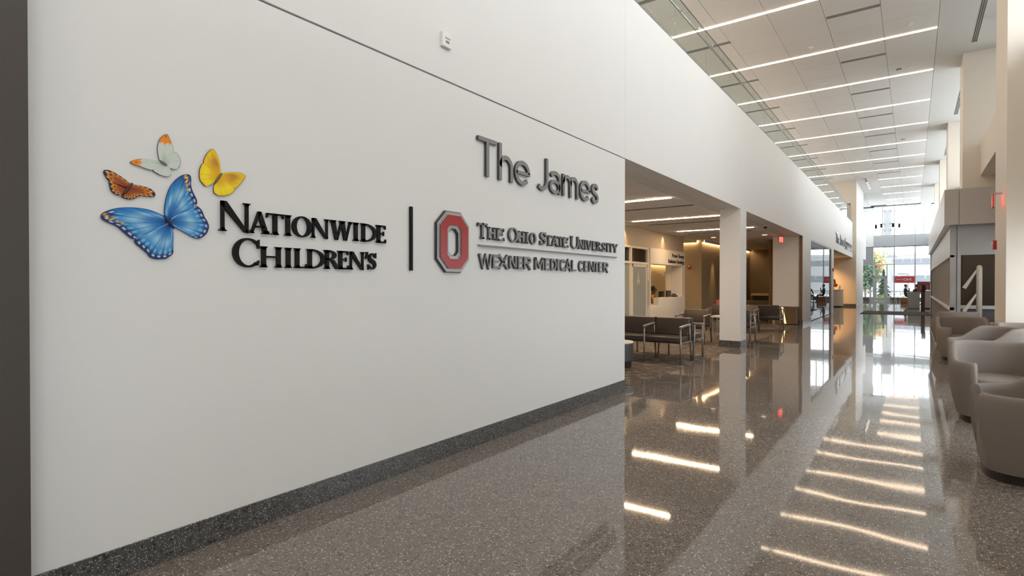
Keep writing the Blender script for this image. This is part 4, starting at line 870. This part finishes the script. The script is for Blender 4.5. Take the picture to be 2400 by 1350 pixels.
# small controls on the bulkhead
th = thing('wall_control', 'small white control box high on the bulkhead', 'control box'); B('case', (XW, XW + .03, 3.21, 3.315, 3.295, 3.41), M_WHITE, th, .004)
B('display', (XW + .030, XW + .0315, 3.245, 3.285, 3.325, 3.345), M_GRILLE, th)
for k in range(3): B('button', (XW + .030, XW + .033, 3.24 + .022 * k, 3.252 + .022 * k, 3.36, 3.37), M_GRILLE, th)

# ------------------------------------------------------------------ tub armchairs
def make_tub():
    r = thing('tub_armchair', 'x', 'armchair', group='taupe tub armchairs along the side glazing')
    # faces +Y in local space; origin on floor at centre
    def plan(th, rx, ry):   # superellipse, th=0 at back (-Y)
        s, c = math.sin(th), math.cos(th); e = 2.0 / 2.7
        return (rx * math.copysign(abs(s) ** e, s), -ry * math.copysign(abs(c) ** e, c))
    def top(y): t = max(0, min(1, (.16 - y) / .36)); t = t * t * (3 - 2 * t); return .615 + .175 * t
    n = 60; a0 = math.radians(150); bm = bmesh.new(); cols = []
    for i in range(n + 1):
        th = -a0 + 2 * a0 * i / n; col = []
        hz = top(plan(th, .39, .40)[1])
        prof = [(-.065, .07), (-.045, .16), (-.015, .32), (0.0, .48), (0.0, hz - .05), (-.006, hz - .018), (-.022, hz), (-.048, hz), (-.064, hz - .018), (-.070, hz - .05), (-.075, .44), (-.080, .30)]
        for d, z in prof:
            x, y = plan(th, .39 + d, .40 + d); col.append(bm.verts.new((x, y, z)))
        cols.append(col)
    for i in range(n):
        for k in range(len(cols[0]) - 1): bm.faces.new((cols[i][k], cols[i + 1][k], cols[i + 1][k + 1], cols[i][k + 1]))
    bm.faces.new(cols[0]); bm.faces.new(cols[-1][::-1])
    bmesh.ops.recalc_face_normals(bm, faces=bm.faces[:])
    obj('shell', bm, M_FABRIC, r, True)
    bm = bmesh.new(); bx(bm, -.215, .215, .20, .315, .07, .32); obj('front_panel', bm, M_FABRIC, r, True, .02, 3)
    bm = bmesh.new(); pts = []
    for z, k in ((.30, .94), (.315, .99), (.36, 1.0), (.415, 1.0), (.445, .97), (.455, .88)):
        pts.append([bm.verts.new((max(-.29, min(.29, plan(2 * PI * i / 40, .315 * k, .33 * k)[0])), plan(2 * PI * i / 40, .315 * k, .325 * k)[1], z)) for i in range(40)])
    for a, b in zip(pts[:-1], pts[1:]):
        for i in range(40): bm.faces.new((a[i], a[(i + 1) % 40], b[(i + 1) % 40], b[i]))
    bm.faces.new(pts[0][::-1]); bm.faces.new(pts[-1]); obj('seat_cushion', bm, M_FABRIC, r, True)
    bm = bmesh.new(); lp = [[bm.verts.new((*plan(2 * PI * i / 48, .30 * k, .31 * k), z)) for i in range(48)] for z, k in ((0, 1), (.07, 1.0), (.07, .5))]
    for a, b in zip(lp[:-1], lp[1:]):
        for i in range(48): bm.faces.new((a[i], a[(i + 1) % 48], b[(i + 1) % 48], b[i]))
    bm.faces.new(lp[0][::-1]); bm.faces.new(lp[-1]); obj('plinth', bm, M_PLINTH, r)
    return r
tub = make_tub()
TUBS = [((.73, 5.42), 92, 'nearest taupe tub armchair, cut by the right edge of the picture'), ((.70, 7.42), 183, 'taupe tub armchair facing the camera behind the nearest one'),
        ((.82, 10.2), 115, 'taupe tub armchair turned sideways in the middle of the row'), ((.74, 12.95), 185, 'taupe tub armchair facing the camera beside the cream pilaster'),
        ((.76, 15.75), 20, 'last taupe tub armchair before the grey vestibule'), ((1.42, 11.27), 175, 'grey looking tub armchair in front of the cream pilaster at the right edge'),
        ((1.42, 14.5), 80, 'tub armchair mostly hidden beside the pilaster')]
for i, ((x, y), a, lab) in enumerate(TUBS):
    o = tub if i == 0 else copy_tree(tub); o.location = (x, y, 0); o.rotation_euler = (0, 0, math.radians(a)); o['label'] = lab
# slanted arm post by the vestibule
ps = thing('display_post', 'pale upright post with slanted arms before the vestibule glass', 'post', (1.22, 16.35, 0))
bm = bmesh.new(); tube(bm, [(0, 0, 0), (0, 0, 1.76), (0, 0, 1.80), (0, 0, 1.825)], [.055, .055, .048, .02], 14); obj('pole', bm, mat('post_beige', (.50, .46, .41), .5), ps, True)
bm = bmesh.new(); lathe(bm, [(.2, 0), (.2, .015), (.06, .03)], 24); obj('foot', bm, M_GDARK, ps)
for z in (1.72, 1.18, .68):
    bm = bmesh.new(); tube(bm, [(-.04, 0, z), (-.27, -.05, z - .42)], [.02, .042], 8); obj('arm', bm, MATS['post_beige'], ps)

# ------------------------------------------------------------------ tandem benches
def make_bench(n):
    r = thing('tandem_bench', 'x', 'bench', group='brown vinyl tandem benches'); w_ = .66   # faces -Y, right arm at x=0, runs to -X
    for k in range(n):
        x1 = -w_ * k - .02; x0 = x1 - w_ + .04
        bm = bmesh.new(); bx(bm, x0, x1, .02, .54, .37, .465); obj('seat', bm, M_VINYL, r, True, .02, 3)
        bm = bmesh.new(); v = bx(bm, x0, x1, .47, .545, .47, .775)
        for q in v[4:]: q.co.y += .08
        obj('backrest', bm, M_VINYL, r, True, .015, 3)
    for k in range(n + 1):
        x = -w_ * k
        bm = bmesh.new(); tube(bm, [(x, .03, 0), (x, .03, .62)], .017, 8); obj('leg', bm, M_BFRAME, r, True)
        bm = bmesh.new(); tube(bm, [(x, .60, 0), (x, .52, .46), (x, .50, .66)], .017, 8); obj('leg', bm, M_BFRAME, r, True)
        bm = bmesh.new(); bx(bm, x - .025, x + .025, .0, .52, .62, .655)
        for q in bm.verts:
            if q.co.y > .3: q.co.z += .03
        obj('armrest', bm, M_BFRAME, r, True, .01, 2)
        bm = bmesh.new(); tube(bm, [(x, .03, .36), (x, .53, .36)], .012, 8); obj('side_rail', bm, M_BFRAME, r)
    bm = bmesh.new(); tube(bm, [(0, .30, .345), (-w_ * n, .30, .345)], .02, 8); obj('beam', bm, M_GDARK, r)
    return r
b2 = make_bench(2)
BEN = [((-3.23, 9.33), 0, 'nearest brown vinyl bench facing the camera by the sign wall'), ((-4.55, 10.62), 180, 'brown vinyl bench back to back with the nearest bench'),
       ((-3.88, 12.8), 0, 'brown vinyl single seat just left of the white column'), ((-3.76, 14.35), 180, 'brown vinyl single seat half hidden behind the white column'),
       ((-3.58, 16.4), 0, 'brown vinyl bench seen right of the white column'), ((-4.42, 17.95), 180, 'brown vinyl bench facing the bronze panel')]
b1 = make_bench(1); B1 = [b1] + list(b1.children)
for i, ((x, y), a, lab) in enumerate(BEN):
    o = b2 if i == 0 else copy_tree(b1) if i in (2, 3) else copy_tree(b2); o.location = (x, y, 0.006); o.rotation_euler = (0, 0, math.radians(a)); o['label'] = lab
for o in B1[::-1]: bpy.data.objects.remove(o)
# drum ottoman
ot = thing('drum_table', 'dark drum table with pale top at the end of the sign wall', 'table', (-4.02, 8.55, .006))
bm = bmesh.new(); lathe(bm, [(.22, 0), (.23, .09)], 32); obj('base', bm, M_PLINTH, ot); bm = bmesh.new(); lathe(bm, [(.24, .09), (.255, .12), (.255, .38), (.25, .405)], 36); obj('drum', bm, mat('charcoal_leather', (.045, .047, .052), .45), ot, False)
bm = bmesh.new(); lathe(bm, [(.252, .405), (.255, .41), (.255, .425), (.25, .43)], 36); obj('top', bm, M_WARM, ot)
# side table between benches, red chair
st = thing('side_table', 'small pale topped side table behind the white column', 'table', (-4.0, 14.85, .006))
B('top', (-.25, .25, -.25, .25, .52, .56), M_WARM, st, .008)
for sx in (-1, 1):
    for sy in (-1, 1): bm = bmesh.new(); tube(bm, [(sx * .21, sy * .21, 0), (sx * .21, sy * .21, .52)], .014, 8); obj('leg', bm, M_CHROME, st)
rcx = thing('stacking_chair', 'red shell chair partly hidden by the white column', 'chair', (-5.1, 19.1, .006), .4)
bm = bmesh.new(); bx(bm, -.24, .24, -.22, .24, .42, .45); obj('seat', bm, M_REDBOX, rcx, True, .012)
bm = bmesh.new(); v = bx(bm, -.23, .23, .20, .23, .45, .85)
for q in v[4:]: q.co.y += .08
obj('backrest', bm, M_REDBOX, rcx, True, .012)
for sx in (-1, 1):
    for sy in (-1, 1): bm = bmesh.new(); tube(bm, [(sx * .22, sy * .21, 0), (sx * .18, sy * .17, .42)], .012, 8); obj('leg', bm, M_CHROME, rcx)
# bronze box with slanted light line
bz = thing('bronze_bin', 'low bronze fronted box with a slanted light line beside the white pier', 'cabinet', (0, 0, 0))
xl, xr = -3.86, -3.16
B('body', (xl, xr, 20.72, 21.01, 0.02, .62), M_GDARK, bz); B('front', (xl, xr - .05, 20.70, 20.72, .03, .61), M_BRONZE, bz)
bm = bmesh.new(); v = bx(bm, -3.545, -3.49, 20.694, 20.70, .04, .60)
for q in v[4:]: q.co.x -= .10
obj('light_line', bm, emission('bronze_line', (1, .62, .25), 2.2), bz)
# wood slat screen and counter at the far side
ws = thing('slat_screen', 'tall wood slat screen beside the white pier', 'screen', (0, 0, 0))
for k in range(5): B('slat', (-4.30 + .06 * k, -4.275 + .06 * k, 22.2, 22.35, .006, SOF - .001), M_WOOD, ws)
B('post', (-4.35, -4.31, 22.2, 22.35, .006, SOF - .001), M_BROWN, ws)
ct = thing('refreshment_counter', 'dark counter with a pale top before the brown wall', 'counter', (-5.35, 27.9, .0))
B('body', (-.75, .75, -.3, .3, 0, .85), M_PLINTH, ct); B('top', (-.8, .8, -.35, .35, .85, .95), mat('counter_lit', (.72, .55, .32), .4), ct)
cs = thing('lounge_seat', 'low olive lounge seat in the dim part of the waiting area', 'sofa', (-5.45, 23.9, 0))
bm = bmesh.new(); bx(bm, -.8, .8, -.35, .35, .08, .42); obj('seat', bm, mat('olive_fabric', (.16, .13, .075), .9), cs, True, .05, 3); bm = bmesh.new(); bx(bm, -.8, .8, .2, .38, .42, .72); obj('backrest', bm, MATS['olive_fabric'], cs, True, .05, 3)
for sx in (-1, 1): B('foot', (sx * .7 - .03, sx * .7 + .03, -.3, .3, 0, .08), M_PLINTH, cs)
# exit signs and alarms
def exit_sign(label, loc, rz, stem):
    t = thing('exit_sign', label, 'exit sign', loc, rz); B('plate', (-.15, .15, -.012, .012, -.20, 0), mat('exit_plate', (.55, .10, .09), .3), t)
    B('glow', (-.145, .145, -.014, .014, -.19, -.02), M_EXIT, t); B('mount', stem, M_GFRAME, t); return t
p = onx(1835, 548, -4.05); exit_sign('red exit sign hanging in front of the white pier', (-3.55, 20.0, SOF - .07), 1.35, (-.12, .12, -.03, .03, 0, .07))
exit_sign('red exit sign bracketed off the cream pilaster', (1.08, 12.2, 2.88), math.radians(86), (-.02, .02, -.03, .03, 0, .05)); B('bracket', (-.02, .02, -.13, 0, .01, .04), M_GFRAME, bpy.data.objects['exit_sign.001'])
p = ony(2062, 621, 54.6); exit_sign('small red exit sign above the end door', (p.x, YE - .06, 3.03), 0, (-.02, .02, -.01, .09, -.04, .0))
def alarm(label, loc, rz):
    t = thing('fire_alarm', label, 'fire alarm', loc, rz); B('case', (-.06, .06, -.045, 0, -.08, .08), M_REDBOX, t, .006); B('strobe', (-.03, .03, -.065, -.045, 0, .06), M_WHITE, t); return t
pz = onx(2335, 574, 1.2); alarm('red fire alarm on the cream pilaster', (1.198, pz.y, pz.z), -PI / 2)
pz = ony(1616, 626, 21.0); alarm('red fire alarm on the tan wall under the cove light', (pz.x, 20.999, pz.z), 0)
pz = onx(1950, 632, XW); alarm('tiny dark alarm on the white strip beside the tall glass', (XW + .001, 29.75, pz.z), PI / 2)
# floor mat
tag(B('floor_mat', (-2.0, .66, 30.3, 33.9, 0.0, .012), mat('brown_mat', (.10, .085, .078), .95, spec=.1)), 'brown entrance mat lying across the far floor', 'mat')
# small sign card on the desk front and desk things
t = thing('card_holder', 'small white card stand with dark print at the foot of the reception desk', 'card', (XA + .35, wa(1594, 700)[0] - .1, 0)); B('card', (0, .012, -.12, .12, .0, .52), M_WHITE, t); B('print', (.012, .014, -.07, .07, .38, .48), M_TABLET, t); B('foot', (-.08, .09, -.12, .12, 0, .012), M_WHITE, t)
def monitor(label, y, w_, z):
    t = thing('monitor', label, 'monitor', (XA - .30, y, z)); B('screen', (-.02, .02, -w_ / 2, w_ / 2, .20, .43), M_TABLET, t, .004); B('stand', (-.05, .03, -.04, .04, 0, .22), M_TABLET, t); return t
monitor('dark monitor left on the reception worktop', onx(1550, 690, XA - .3).y, .42, .72); monitor('dark monitor right on the reception worktop', onx(1567, 690, XA - .3).y, .40, .74)
t = thing('desk_phone', 'black desk phone on the reception ledge', 'phone', (XA - .02, onx(1582, 690, XA).y, .96)); bm = bmesh.new(); bx(bm, -.07, .07, -.12, .12, 0, .05); obj('base', bm, M_TABLET, t, False, .01); bm = bmesh.new(); tube(bm, [(-.07, -.06, .07), (-.05, -.06, .085), (.05, -.06, .085), (.07, -.06, .07)], .02, 8); obj('handset', bm, M_TABLET, t)
# reception niche counter with decorations
nc = thing('curved_counter', 'pale curved counter in the ochre reception niche', 'counter', (-3.98, 38.9, 0))
bm = bmesh.new(); o_ = [(-1.2, -.55), (.1, -.55), (.28, -.50), (.42, -.40), (.50, -.26), (.53, -.1), (.53, .5), (-1.2, .5)]
lo = [bm.verts.new((x, y, .06)) for x, y in o_]; hi = [bm.verts.new((x, y, 1.02)) for x, y in o_]; n = len(o_)
for i in range(n): bm.faces.new((lo[i], lo[(i + 1) % n], hi[(i + 1) % n], hi[i]))
bm.faces.new(hi); bm.faces.new(lo[::-1]); obj('body', bm, mat('pale_laminate', (.68, .60, .48), .4), nc)
bm = bmesh.new(); lo = [bm.verts.new((x * 1.04, y * 1.04, 1.02)) for x, y in o_]; hi = [bm.verts.new((x * 1.04, y * 1.04, 1.06)) for x, y in o_]
for i in range(n): bm.faces.new((lo[i], lo[(i + 1) % n], hi[(i + 1) % n], hi[i]))
bm.faces.new(hi); bm.faces.new(lo[::-1]); obj('top', bm, M_WARM, nc); B('toe_kick', (-1.15, .47, -.48, .48, 0, .06), M_PLINTH, nc)
fl = thing('flower_arrangement', 'orange and dark flower arrangement on the curved counter', 'flowers', (-3.95, 38.7, 1.06)); bm = bmesh.new(); lathe(bm, [(.06, 0), (.09, .08), (.07, .14)], 14); obj('vase', bm, M_WHITE, fl)
bm = bmesh.new()
for k in range(26): sphere(bm, (random.uniform(-.28, .28), random.uniform(-.2, .2), random.uniform(.15, .36)), .06, u=7, v=5)
o = obj('blossom', bm, mat('orange_petals', (.55, .13, .02), .7), fl); o['kind'] = 'stuff'
bm = bmesh.new()
for k in range(20): sphere(bm, (random.uniform(-.15, .15), random.uniform(-.12, .12), random.uniform(.36, .62)), .05, u=7, v=5)
o = obj('foliage', bm, mat('dark_foliage', (.07, .035, .03), .8), fl); o['kind'] = 'stuff'
for k, (dx, hh) in enumerate(((.42, .30), (-.38, .18))):
    t = thing('bottle', 'white pump bottle on the curved counter' if k == 0 else 'short white jar on the curved counter', 'bottle', (-3.95 + dx * .9, 38.6, 1.06)); bm = bmesh.new(); lathe(bm, [(.05, 0), (.05, hh * .7), (.02, hh * .8)], 14); obj('body', bm, M_WHITE, t); bm = bmesh.new(); lathe(bm, [(.02, hh * .8), (.02, hh)], 10); obj('cap', bm, M_WHITE, t)

# ------------------------------------------------------------------ people
def skin_mesh(name, verts, edges, radii, mats, pick, parent):
    me = bpy.data.meshes.new(name); me.from_pydata(verts, edges, []); o = bpy.data.objects.new(name, me); COL.objects.link(o)
    md = o.modifiers.new('s', 'SKIN'); sk = me.skin_vertices[0].data
    for i, r in enumerate(radii): sk[i].radius = r if isinstance(r, tuple) else (r, r); sk[i].use_root = (i == 0)
    sb = o.modifiers.new('u', 'SUBSURF'); sb.levels = 1; sb.render_levels = 1
    dg = bpy.context.evaluated_depsgraph_get(); m2 = bpy.data.meshes.new_from_object(o.evaluated_get(dg)); bpy.data.objects.remove(o); m2.name = name
    for m in mats: m2.materials.append(m)
    for p in m2.polygons: p.material_index = pick(p.center); p.use_smooth = True
    o = bpy.data.objects.new(name, m2); COL.objects.link(o); o.parent = parent; return o
def person(label, loc, rz, top, skin, legs, pose, hairlen=.0, group=None):
    """seated figure facing local -Y, seat height .45; pose 'chin' lifts the right hand to the chin"""
    t = thing('person', label, 'person', loc, rz, group)
    V = [(0, 0, .50), (0, .02, .66), (0, .03, .84), (0, .02, 1.00), (0, .01, 1.09), (0, -.01, 1.16), (0, -.02, 1.25), (0, -.01, 1.32)]
    R_ = [(.15, .12), (.14, .11), (.15, .11), (.12, .09), (.055, .055), (.075, .085), (.082, .10), (.06, .07)]
    E_ = [(i, i + 1) for i in range(7)]
    def add(chain, rad, root):
        prev = root
        for p, r in zip(chain, rad): V.append(p); R_.append(r); E_.append((prev, len(V) - 1)); prev = len(V) - 1
    for s in (-1, 1):
        add([(.10 * s, -.05, .50), (.11 * s, -.42, .50), (.11 * s, -.43, .28), (.11 * s, -.42, .07), (.11 * s, -.54, .04)], [.085, .065, .052, .04, .038], 0)
    for s in (-1, 1):
        if pose == 'chin' and s == 1: add([(.17, .02, .98), (.20, -.12, .74), (.08, -.20, 1.02), (.05, -.16, 1.12)], [.055, .045, .036, .035], 3)
        else: add([(.17 * s, .02, .98), (.22 * s, -.04, .74), (.16 * s, -.26, .66), (.13 * s, -.34, .66)], [.055, .045, .036, .034], 3)
    def pick(c):
        if c.z > 1.07: return 0
        if c.z < .58 and not (abs(c.x) > .17 and c.z > .6): return 2
        if c.y < -.24 and c.z > .58: return 0
        if pose == 'chin' and c.z > .98 and c.y < -.10: return 0
        return 1
    bd = skin_mesh('body', V, E_, R_, [skin, top, legs], pick, t)
    bm = bmesh.new(); sphere(bm, (0, .012, 1.275), .098, 1, 1.05, 1.08, 14, 10)
    for v in list(bm.verts):
        if v.co.y < -.035 and v.co.z < 1.31: v.co.y = -.035 + (v.co.y + .035) * .1
    if hairlen: sphere(bm, (0, .06, 1.20 - hairlen / 2), .085, 1, .55, 1 + hairlen * 6, 12, 8)
    obj('hair', bm, M_HAIR, t, True)
    bm = bmesh.new(); sphere(bm, (0, -.118, 1.235), .014, .8, 1.2, 1.5, 8, 6); obj('nose', bm, skin, bd, True)
    for s in (-1, 1):
        bm = bmesh.new(); sphere(bm, (.032 * s, -.098, 1.262), .011, 1.2, .6, .8, 8, 6); obj('eye', bm, M_TABLET, bd, True)
    return t
M_TOPG = mat('charcoal_jumper', (.035, .038, .042), .9); M_DENIM = mat('dark_denim', (.05, .06, .09), .9)
m, nt, pb = principled('yellow_print'); vv = N(nt, 'ShaderNodeTexVoronoi'); vv.inputs['Scale'].default_value = 14; rr = N(nt, 'ShaderNodeValToRGB'); rr.color_ramp.interpolation = 'CONSTANT'
rr.color_ramp.elements[0].color = (.03, .02, .02, 1); rr.color_ramp.elements[1].color = (.65, .42, .04, 1); rr.color_ramp.elements[1].position = .42; e3 = rr.color_ramp.elements.new(.75); e3.color = (.35, .05, .10, 1)
nt.links.new(vv.outputs['Distance'], rr.inputs[0]); nt.links.new(rr.outputs[0], pb.inputs['Base Color']); M_YPRINT = m
person('person in a charcoal jumper seated by the end window, hand at chin', (-.42, 50.2, 0), PI / 2 - .3, M_TOPG, M_SKIN, M_DENIM, 'chin')
person('person in a dark top seated with back to the hall near the grey desk', (.22, 47.5, 0), PI + .3, mat('black_top', (.02, .02, .022), .9), M_SKIN, M_DENIM, 'rest')
yp = onx(1531, 690, -7.25).y; person('receptionist in a yellow patterned top behind the window', (-7.25, yp, -.04), PI / 2 + .25, M_YPRINT, M_SKIND, M_DENIM, 'rest')
def stool(label, loc, rz, m):
    t = thing('cafe_chair', label, 'chair', loc, rz)
    bm = bmesh.new(); bx(bm, -.21, .21, -.2, .22, .42, .45); obj('seat', bm, m, t, False, .01)
    bm = bmesh.new(); tube(bm, arc3(.21), .012, 8); obj('back_frame', bm, M_CHROME, t)
    for sx in (-1, 1):
        for sy in (-1, 1): bm = bmesh.new(); tube(bm, [(sx * .2, sy * .2, 0), (sx * .17, sy * .16, .42)], .011, 6); obj('leg', bm, M_CHROME, t)
def arc3(r): return [(-r, .2, .44), (-r, .24, .66)] + [(r * math.cos(PI - PI * k / 8), .27, .66 + .16 * math.sin(PI * k / 8)) for k in range(1, 8)] + [(r, .24, .66), (r, .2, .44)]
stool('metal cafe chair under the person at the end window', (-.44, 50.2, 0), PI / 2 - .3, M_GDARK); stool('empty metal cafe chair left of the seated person', (-1.05, 50.6, 0), -.6, M_WHITE); stool('dark chair under the person near the grey desk', (.22, 47.5, 0), PI + .3, M_GDARK)
tb = thing('cafe_table', 'round white cafe table in front of the seated person', 'table', (.35, 50.55, 0)); bm = bmesh.new(); lathe(bm, [(.38, .71), (.38, .74)], 24); obj('top', bm, M_WHITE, tb); bm = bmesh.new(); lathe(bm, [(.22, 0), (.22, .02), (.03, .05), (.03, .71)], 16); obj('pedestal', bm, M_CHROME, tb)
bgx = thing('tote_bag', 'brown patterned bag on the floor beside the seated person', 'bag', (-.42, 49.2, 0)); bm = bmesh.new(); v = bx(bm, -.3, .3, -.14, .14, 0, .36)
for q in v[4:]: q.co.y *= .5
obj('pouch', bm, mat('rust_canvas', (.25, .10, .04), .9, var=.4, scale=12), bgx, True, .03, 3); bm = bmesh.new(); tube(bm, [(-.14, 0, .34)] + [(.14 * math.cos(PI - PI * k / 8), 0, .36 + .16 * math.sin(PI * k / 8)) for k in range(9)] + [(.14, 0, .34)], .012, 6); obj('strap', bm, M_PLINTH, bgx)
# grey desk, kiosk and poster on the right of the far floor
gd = thing('lobby_desk', 'grey lobby desk with a white top past the vestibule', 'desk', (.85, 39.5, 0)); B('body', (-.36, .7, -.9, .9, .05, .98), M_GPANEL, gd); B('top', (-.42, .75, -.95, .95, .98, 1.03), M_WHITE, gd); B('toe_kick', (-.3, .65, -.85, .85, 0, .05), M_PLINTH, gd)
ks = thing('check_in_kiosk', 'slim dark maroon kiosk standing before the grey desk', 'kiosk', (.40, 34.3, 0)); B('post', (-.07, .09, -.06, .06, .02, 1.12), mat('maroon_metal', (.06, .022, .025), .4), ks); B('foot', (-.22, .22, -.2, .2, 0, .02), M_PLINTH, ks); B('screen', (-.05, .12, -.1, -.06, 1.02, 1.36), M_TABLET, ks, .008)
gp = thing('glass_screen', 'low clear glass screen left of the maroon kiosk', 'screen', (.12, 38.2, 0)); B('pane', (-.35, .2, -.006, .006, .05, .95), M_FROST, gp); B('foot', (-.35, .2, -.08, .08, 0, .05), M_GDARK, gp)
po = thing('poster_stand', 'dull red poster panel behind the grey desk', 'poster', (.62, 46.5, 0)); B('panel', (-.38, .38, -.02, .02, .85, 1.55), mat('poster_red', (.22, .06, .06), .6), po); B('post', (-.03, .03, .02, .06, .02, 1.5), M_GDARK, po); B('foot', (-.3, .3, -.2, .2, 0, .02), M_GDARK, po)
bm = bmesh.new(); G = [(.2 * math.cos(2 * PI * k / 24), -.023, 1.12 + .2 * math.sin(2 * PI * k / 24)) for k in range(24)]; tube(bm, G + [G[0]], .012, 6, False); obj('printed_ring', bm, mat('poster_pink', (.55, .35, .33), .6), po)

# ================================================================== OUTDOORS
tag(B('outdoor_ground', (-70, 70, YE + .35, 190, -.35, -.15), M_ASPH), 'pale paved ground outside the end windows', 'ground', kind='structure')
tag(B('sky_blocker', (4.6, 9.0, 13.6, 20.6, -.35, 12.5), mat('blocker_render', (0.55, 0.53, 0.50), .8)), 'unseen block added outside the side windows to hold back sky light', 'building')  # added out of view to block sky light on the second pilaster
tag(B('bounce_ground', (2.5, 40, -30, YE + .3, -.50, -.36), mat('bounce_pale', (.62, .61, .59), .9)), 'unseen ground beside the hall, made pale to bounce light', 'ground', kind='structure')  # out of view; kept pale so it bounces sky light to the ceiling
bdg = thing('office_building', 'long white building with grey window bands across the street', 'building', (0, 96, -.15))
B('wall', (-60, 60, 0, 12, 0, 6.0), M_FACADE, bdg)
for z0, z1 in ((1.85, 2.25), (4.3, 4.55)): B('band', (-60, 60, -.05, 0, z0, z1), M_FACADEG, bdg)
for k in range(40): B('window', (-20 + k * 1.05, -19.1 + k * 1.05, -.08, -.05, 4.65, 5.1), M_FACADEG, bdg)
for k in range(14): B('window', (-9 + k * 1.5, -7.7 + k * 1.5, -.08, -.05, 2.35, 2.75), M_FACADEG, bdg)
tw = thing('cell_tower', 'tall pale cell tower mast seen through the upper end window', 'mast', (ony(2080, 540, 90).x, 90, -.15)); ztp = ony(2080, 490, 90).z
bm = bmesh.new(); tube(bm, [(0, 0, 0), (0, 0, ztp)], [.62, .5], 14); obj('mast', bm, mat('tower_grey', (.20, .20, .205), .6), tw)
for z in (ztp, ztp - 2.6, ony(2080, 520, 90).z):
    for k in range(6):
        a = 2 * PI * k / 6; bm = bmesh.new(); tube(bm, [(.4 * math.cos(a), .4 * math.sin(a), z - .2), (1.35 * math.cos(a), 1.35 * math.sin(a), z)], .07, 6); obj('arm', bm, MATS['tower_grey'], tw)
        bm = bmesh.new(); bx(bm, 1.3 * math.cos(a) - .12, 1.3 * math.cos(a) + .12, 1.3 * math.sin(a) - .12, 1.3 * math.sin(a) + .12, z - .7, z + .7); obj('antenna', bm, mat('antenna_pale', (.5, .5, .5), .6), tw)
def leafcloud(n, gen, size):
    vs_, fs = [], []
    for _ in range(n):
        c = Vector(gen()); a = Vector((random.gauss(0, 1), random.gauss(0, 1), random.gauss(0, 1))).normalized(); b = a.cross(Vector((random.gauss(0, 1), random.gauss(0, 1), random.gauss(0, 1)))).normalized(); s = size * random.uniform(.6, 1.3); i = len(vs_)
        vs_ += [c + a * s, c + b * s * .6, c - a * s, c - b * s * .6]; fs.append((i, i + 1, i + 2, i + 3))
    return vs_, fs
def leafobj(name, n, gen, size, m, parent):
    v, f = leafcloud(n, gen, size); me = bpy.data.meshes.new(name); me.from_pydata([tuple(p) for p in v], [], f); me.materials.append(m); o = bpy.data.objects.new(name, me); COL.objects.link(o); o.parent = parent; o['kind'] = 'stuff'; return o
YT = 61.5; pt = ony(2071, 632, YT); hT = pt.z + .15
tr = thing('spruce_tree', 'young spruce tree just outside the end door', 'tree', (pt.x, YT, -.15))
bm = bmesh.new(); tube(bm, [(0, 0, 0), (0, 0, hT)], [.07, .015], 8); obj('trunk', bm, M_BARK, tr)
def gen_sp():
    t = random.random() ** 1.5; z = .1 + t * (hT - .1); k = (z * 2.3) % 1; r = (1 - t) * .85 * (.35 + .65 * (1 - k)) * math.sqrt(random.random()); a = random.uniform(0, 2 * PI); return (r * math.cos(a), r * math.sin(a), z - r * .25)
leafobj('needles', 3800, gen_sp, .07, M_LEAF, tr)
sh = thing('low_shrub', 'yellow green shrub at the foot of the spruce', 'shrub', (ony(2064, 700, 60).x, 60, -.15)); leafobj('leaves', 700, lambda: (random.gauss(0, .22), random.gauss(0, .15), abs(random.gauss(.2, .15))), .05, mat('lime_leaves', (.15, .19, .05), .8), sh)
bm = bmesh.new(); tube(bm, [(0, 0, 0), (0, 0, .3)], .02, 6); obj('stem', bm, M_BARK, sh)
for u, yy, hh, m_, lab in ((2028, 68, 4.2, M_LEAF2, 'green leafy tree left of the end door'), (2040, 72, 5.6, M_LEAF3, 'yellow autumn tree behind the green one')):
    q = ony(u, 660, yy); tr = thing('leafy_tree', lab, 'tree', (q.x, yy, -.15)); bm = bmesh.new(); tube(bm, [(0, 0, 0), (0, 0, hh * .6)], [.1, .05], 8); obj('trunk', bm, M_BARK, tr)
    leafobj('crown', 2600, lambda: (random.gauss(0, .55), random.gauss(0, .5), hh * .62 + random.gauss(0, hh * .17)), .13, m_, tr)
sl = thing('street_lamp', 'dark street lamp behind the red banner', 'street lamp', (ony(2128, 660, 64).x, 64, -.15)); zz = ony(2128, 643, 64).z + .15
bm = bmesh.new(); tube(bm, [(0, 0, 0), (0, 0, zz)], .05, 8); obj('pole', bm, M_GDARK, sl); B('arm', (-.75, .12, -.04, .04, zz, zz + .07), M_GDARK, sl); B('head', (-.8, -.3, -.1, .1, zz + .02, zz + .1), M_GDARK, sl)
for k, (v0, v1, lab) in enumerate(((600, 606, 'upper overhead wire outside the end window'), (601.5, 598, 'lower overhead wire outside the end window'))):
    a, b = ony(2040 if k < 2 else 2110, v0, 80 + 3 * k), ony(2190, v1, 80 + 3 * k); tw2 = thing('overhead_wire', lab, 'wire'); bm = bmesh.new(); d = (b - a); tube(bm, [a - d * 2, b + d * 2], .025, 5); obj('cable', bm, M_GDARK, tw2)
    bm = bmesh.new(); m_ = a + d * .35; bx(bm, m_.x - .5, m_.x + .5, m_.y - .1, m_.y + .1, m_.z - .1, m_.z + .1); obj('coupler', bm, M_GDARK, tw2)
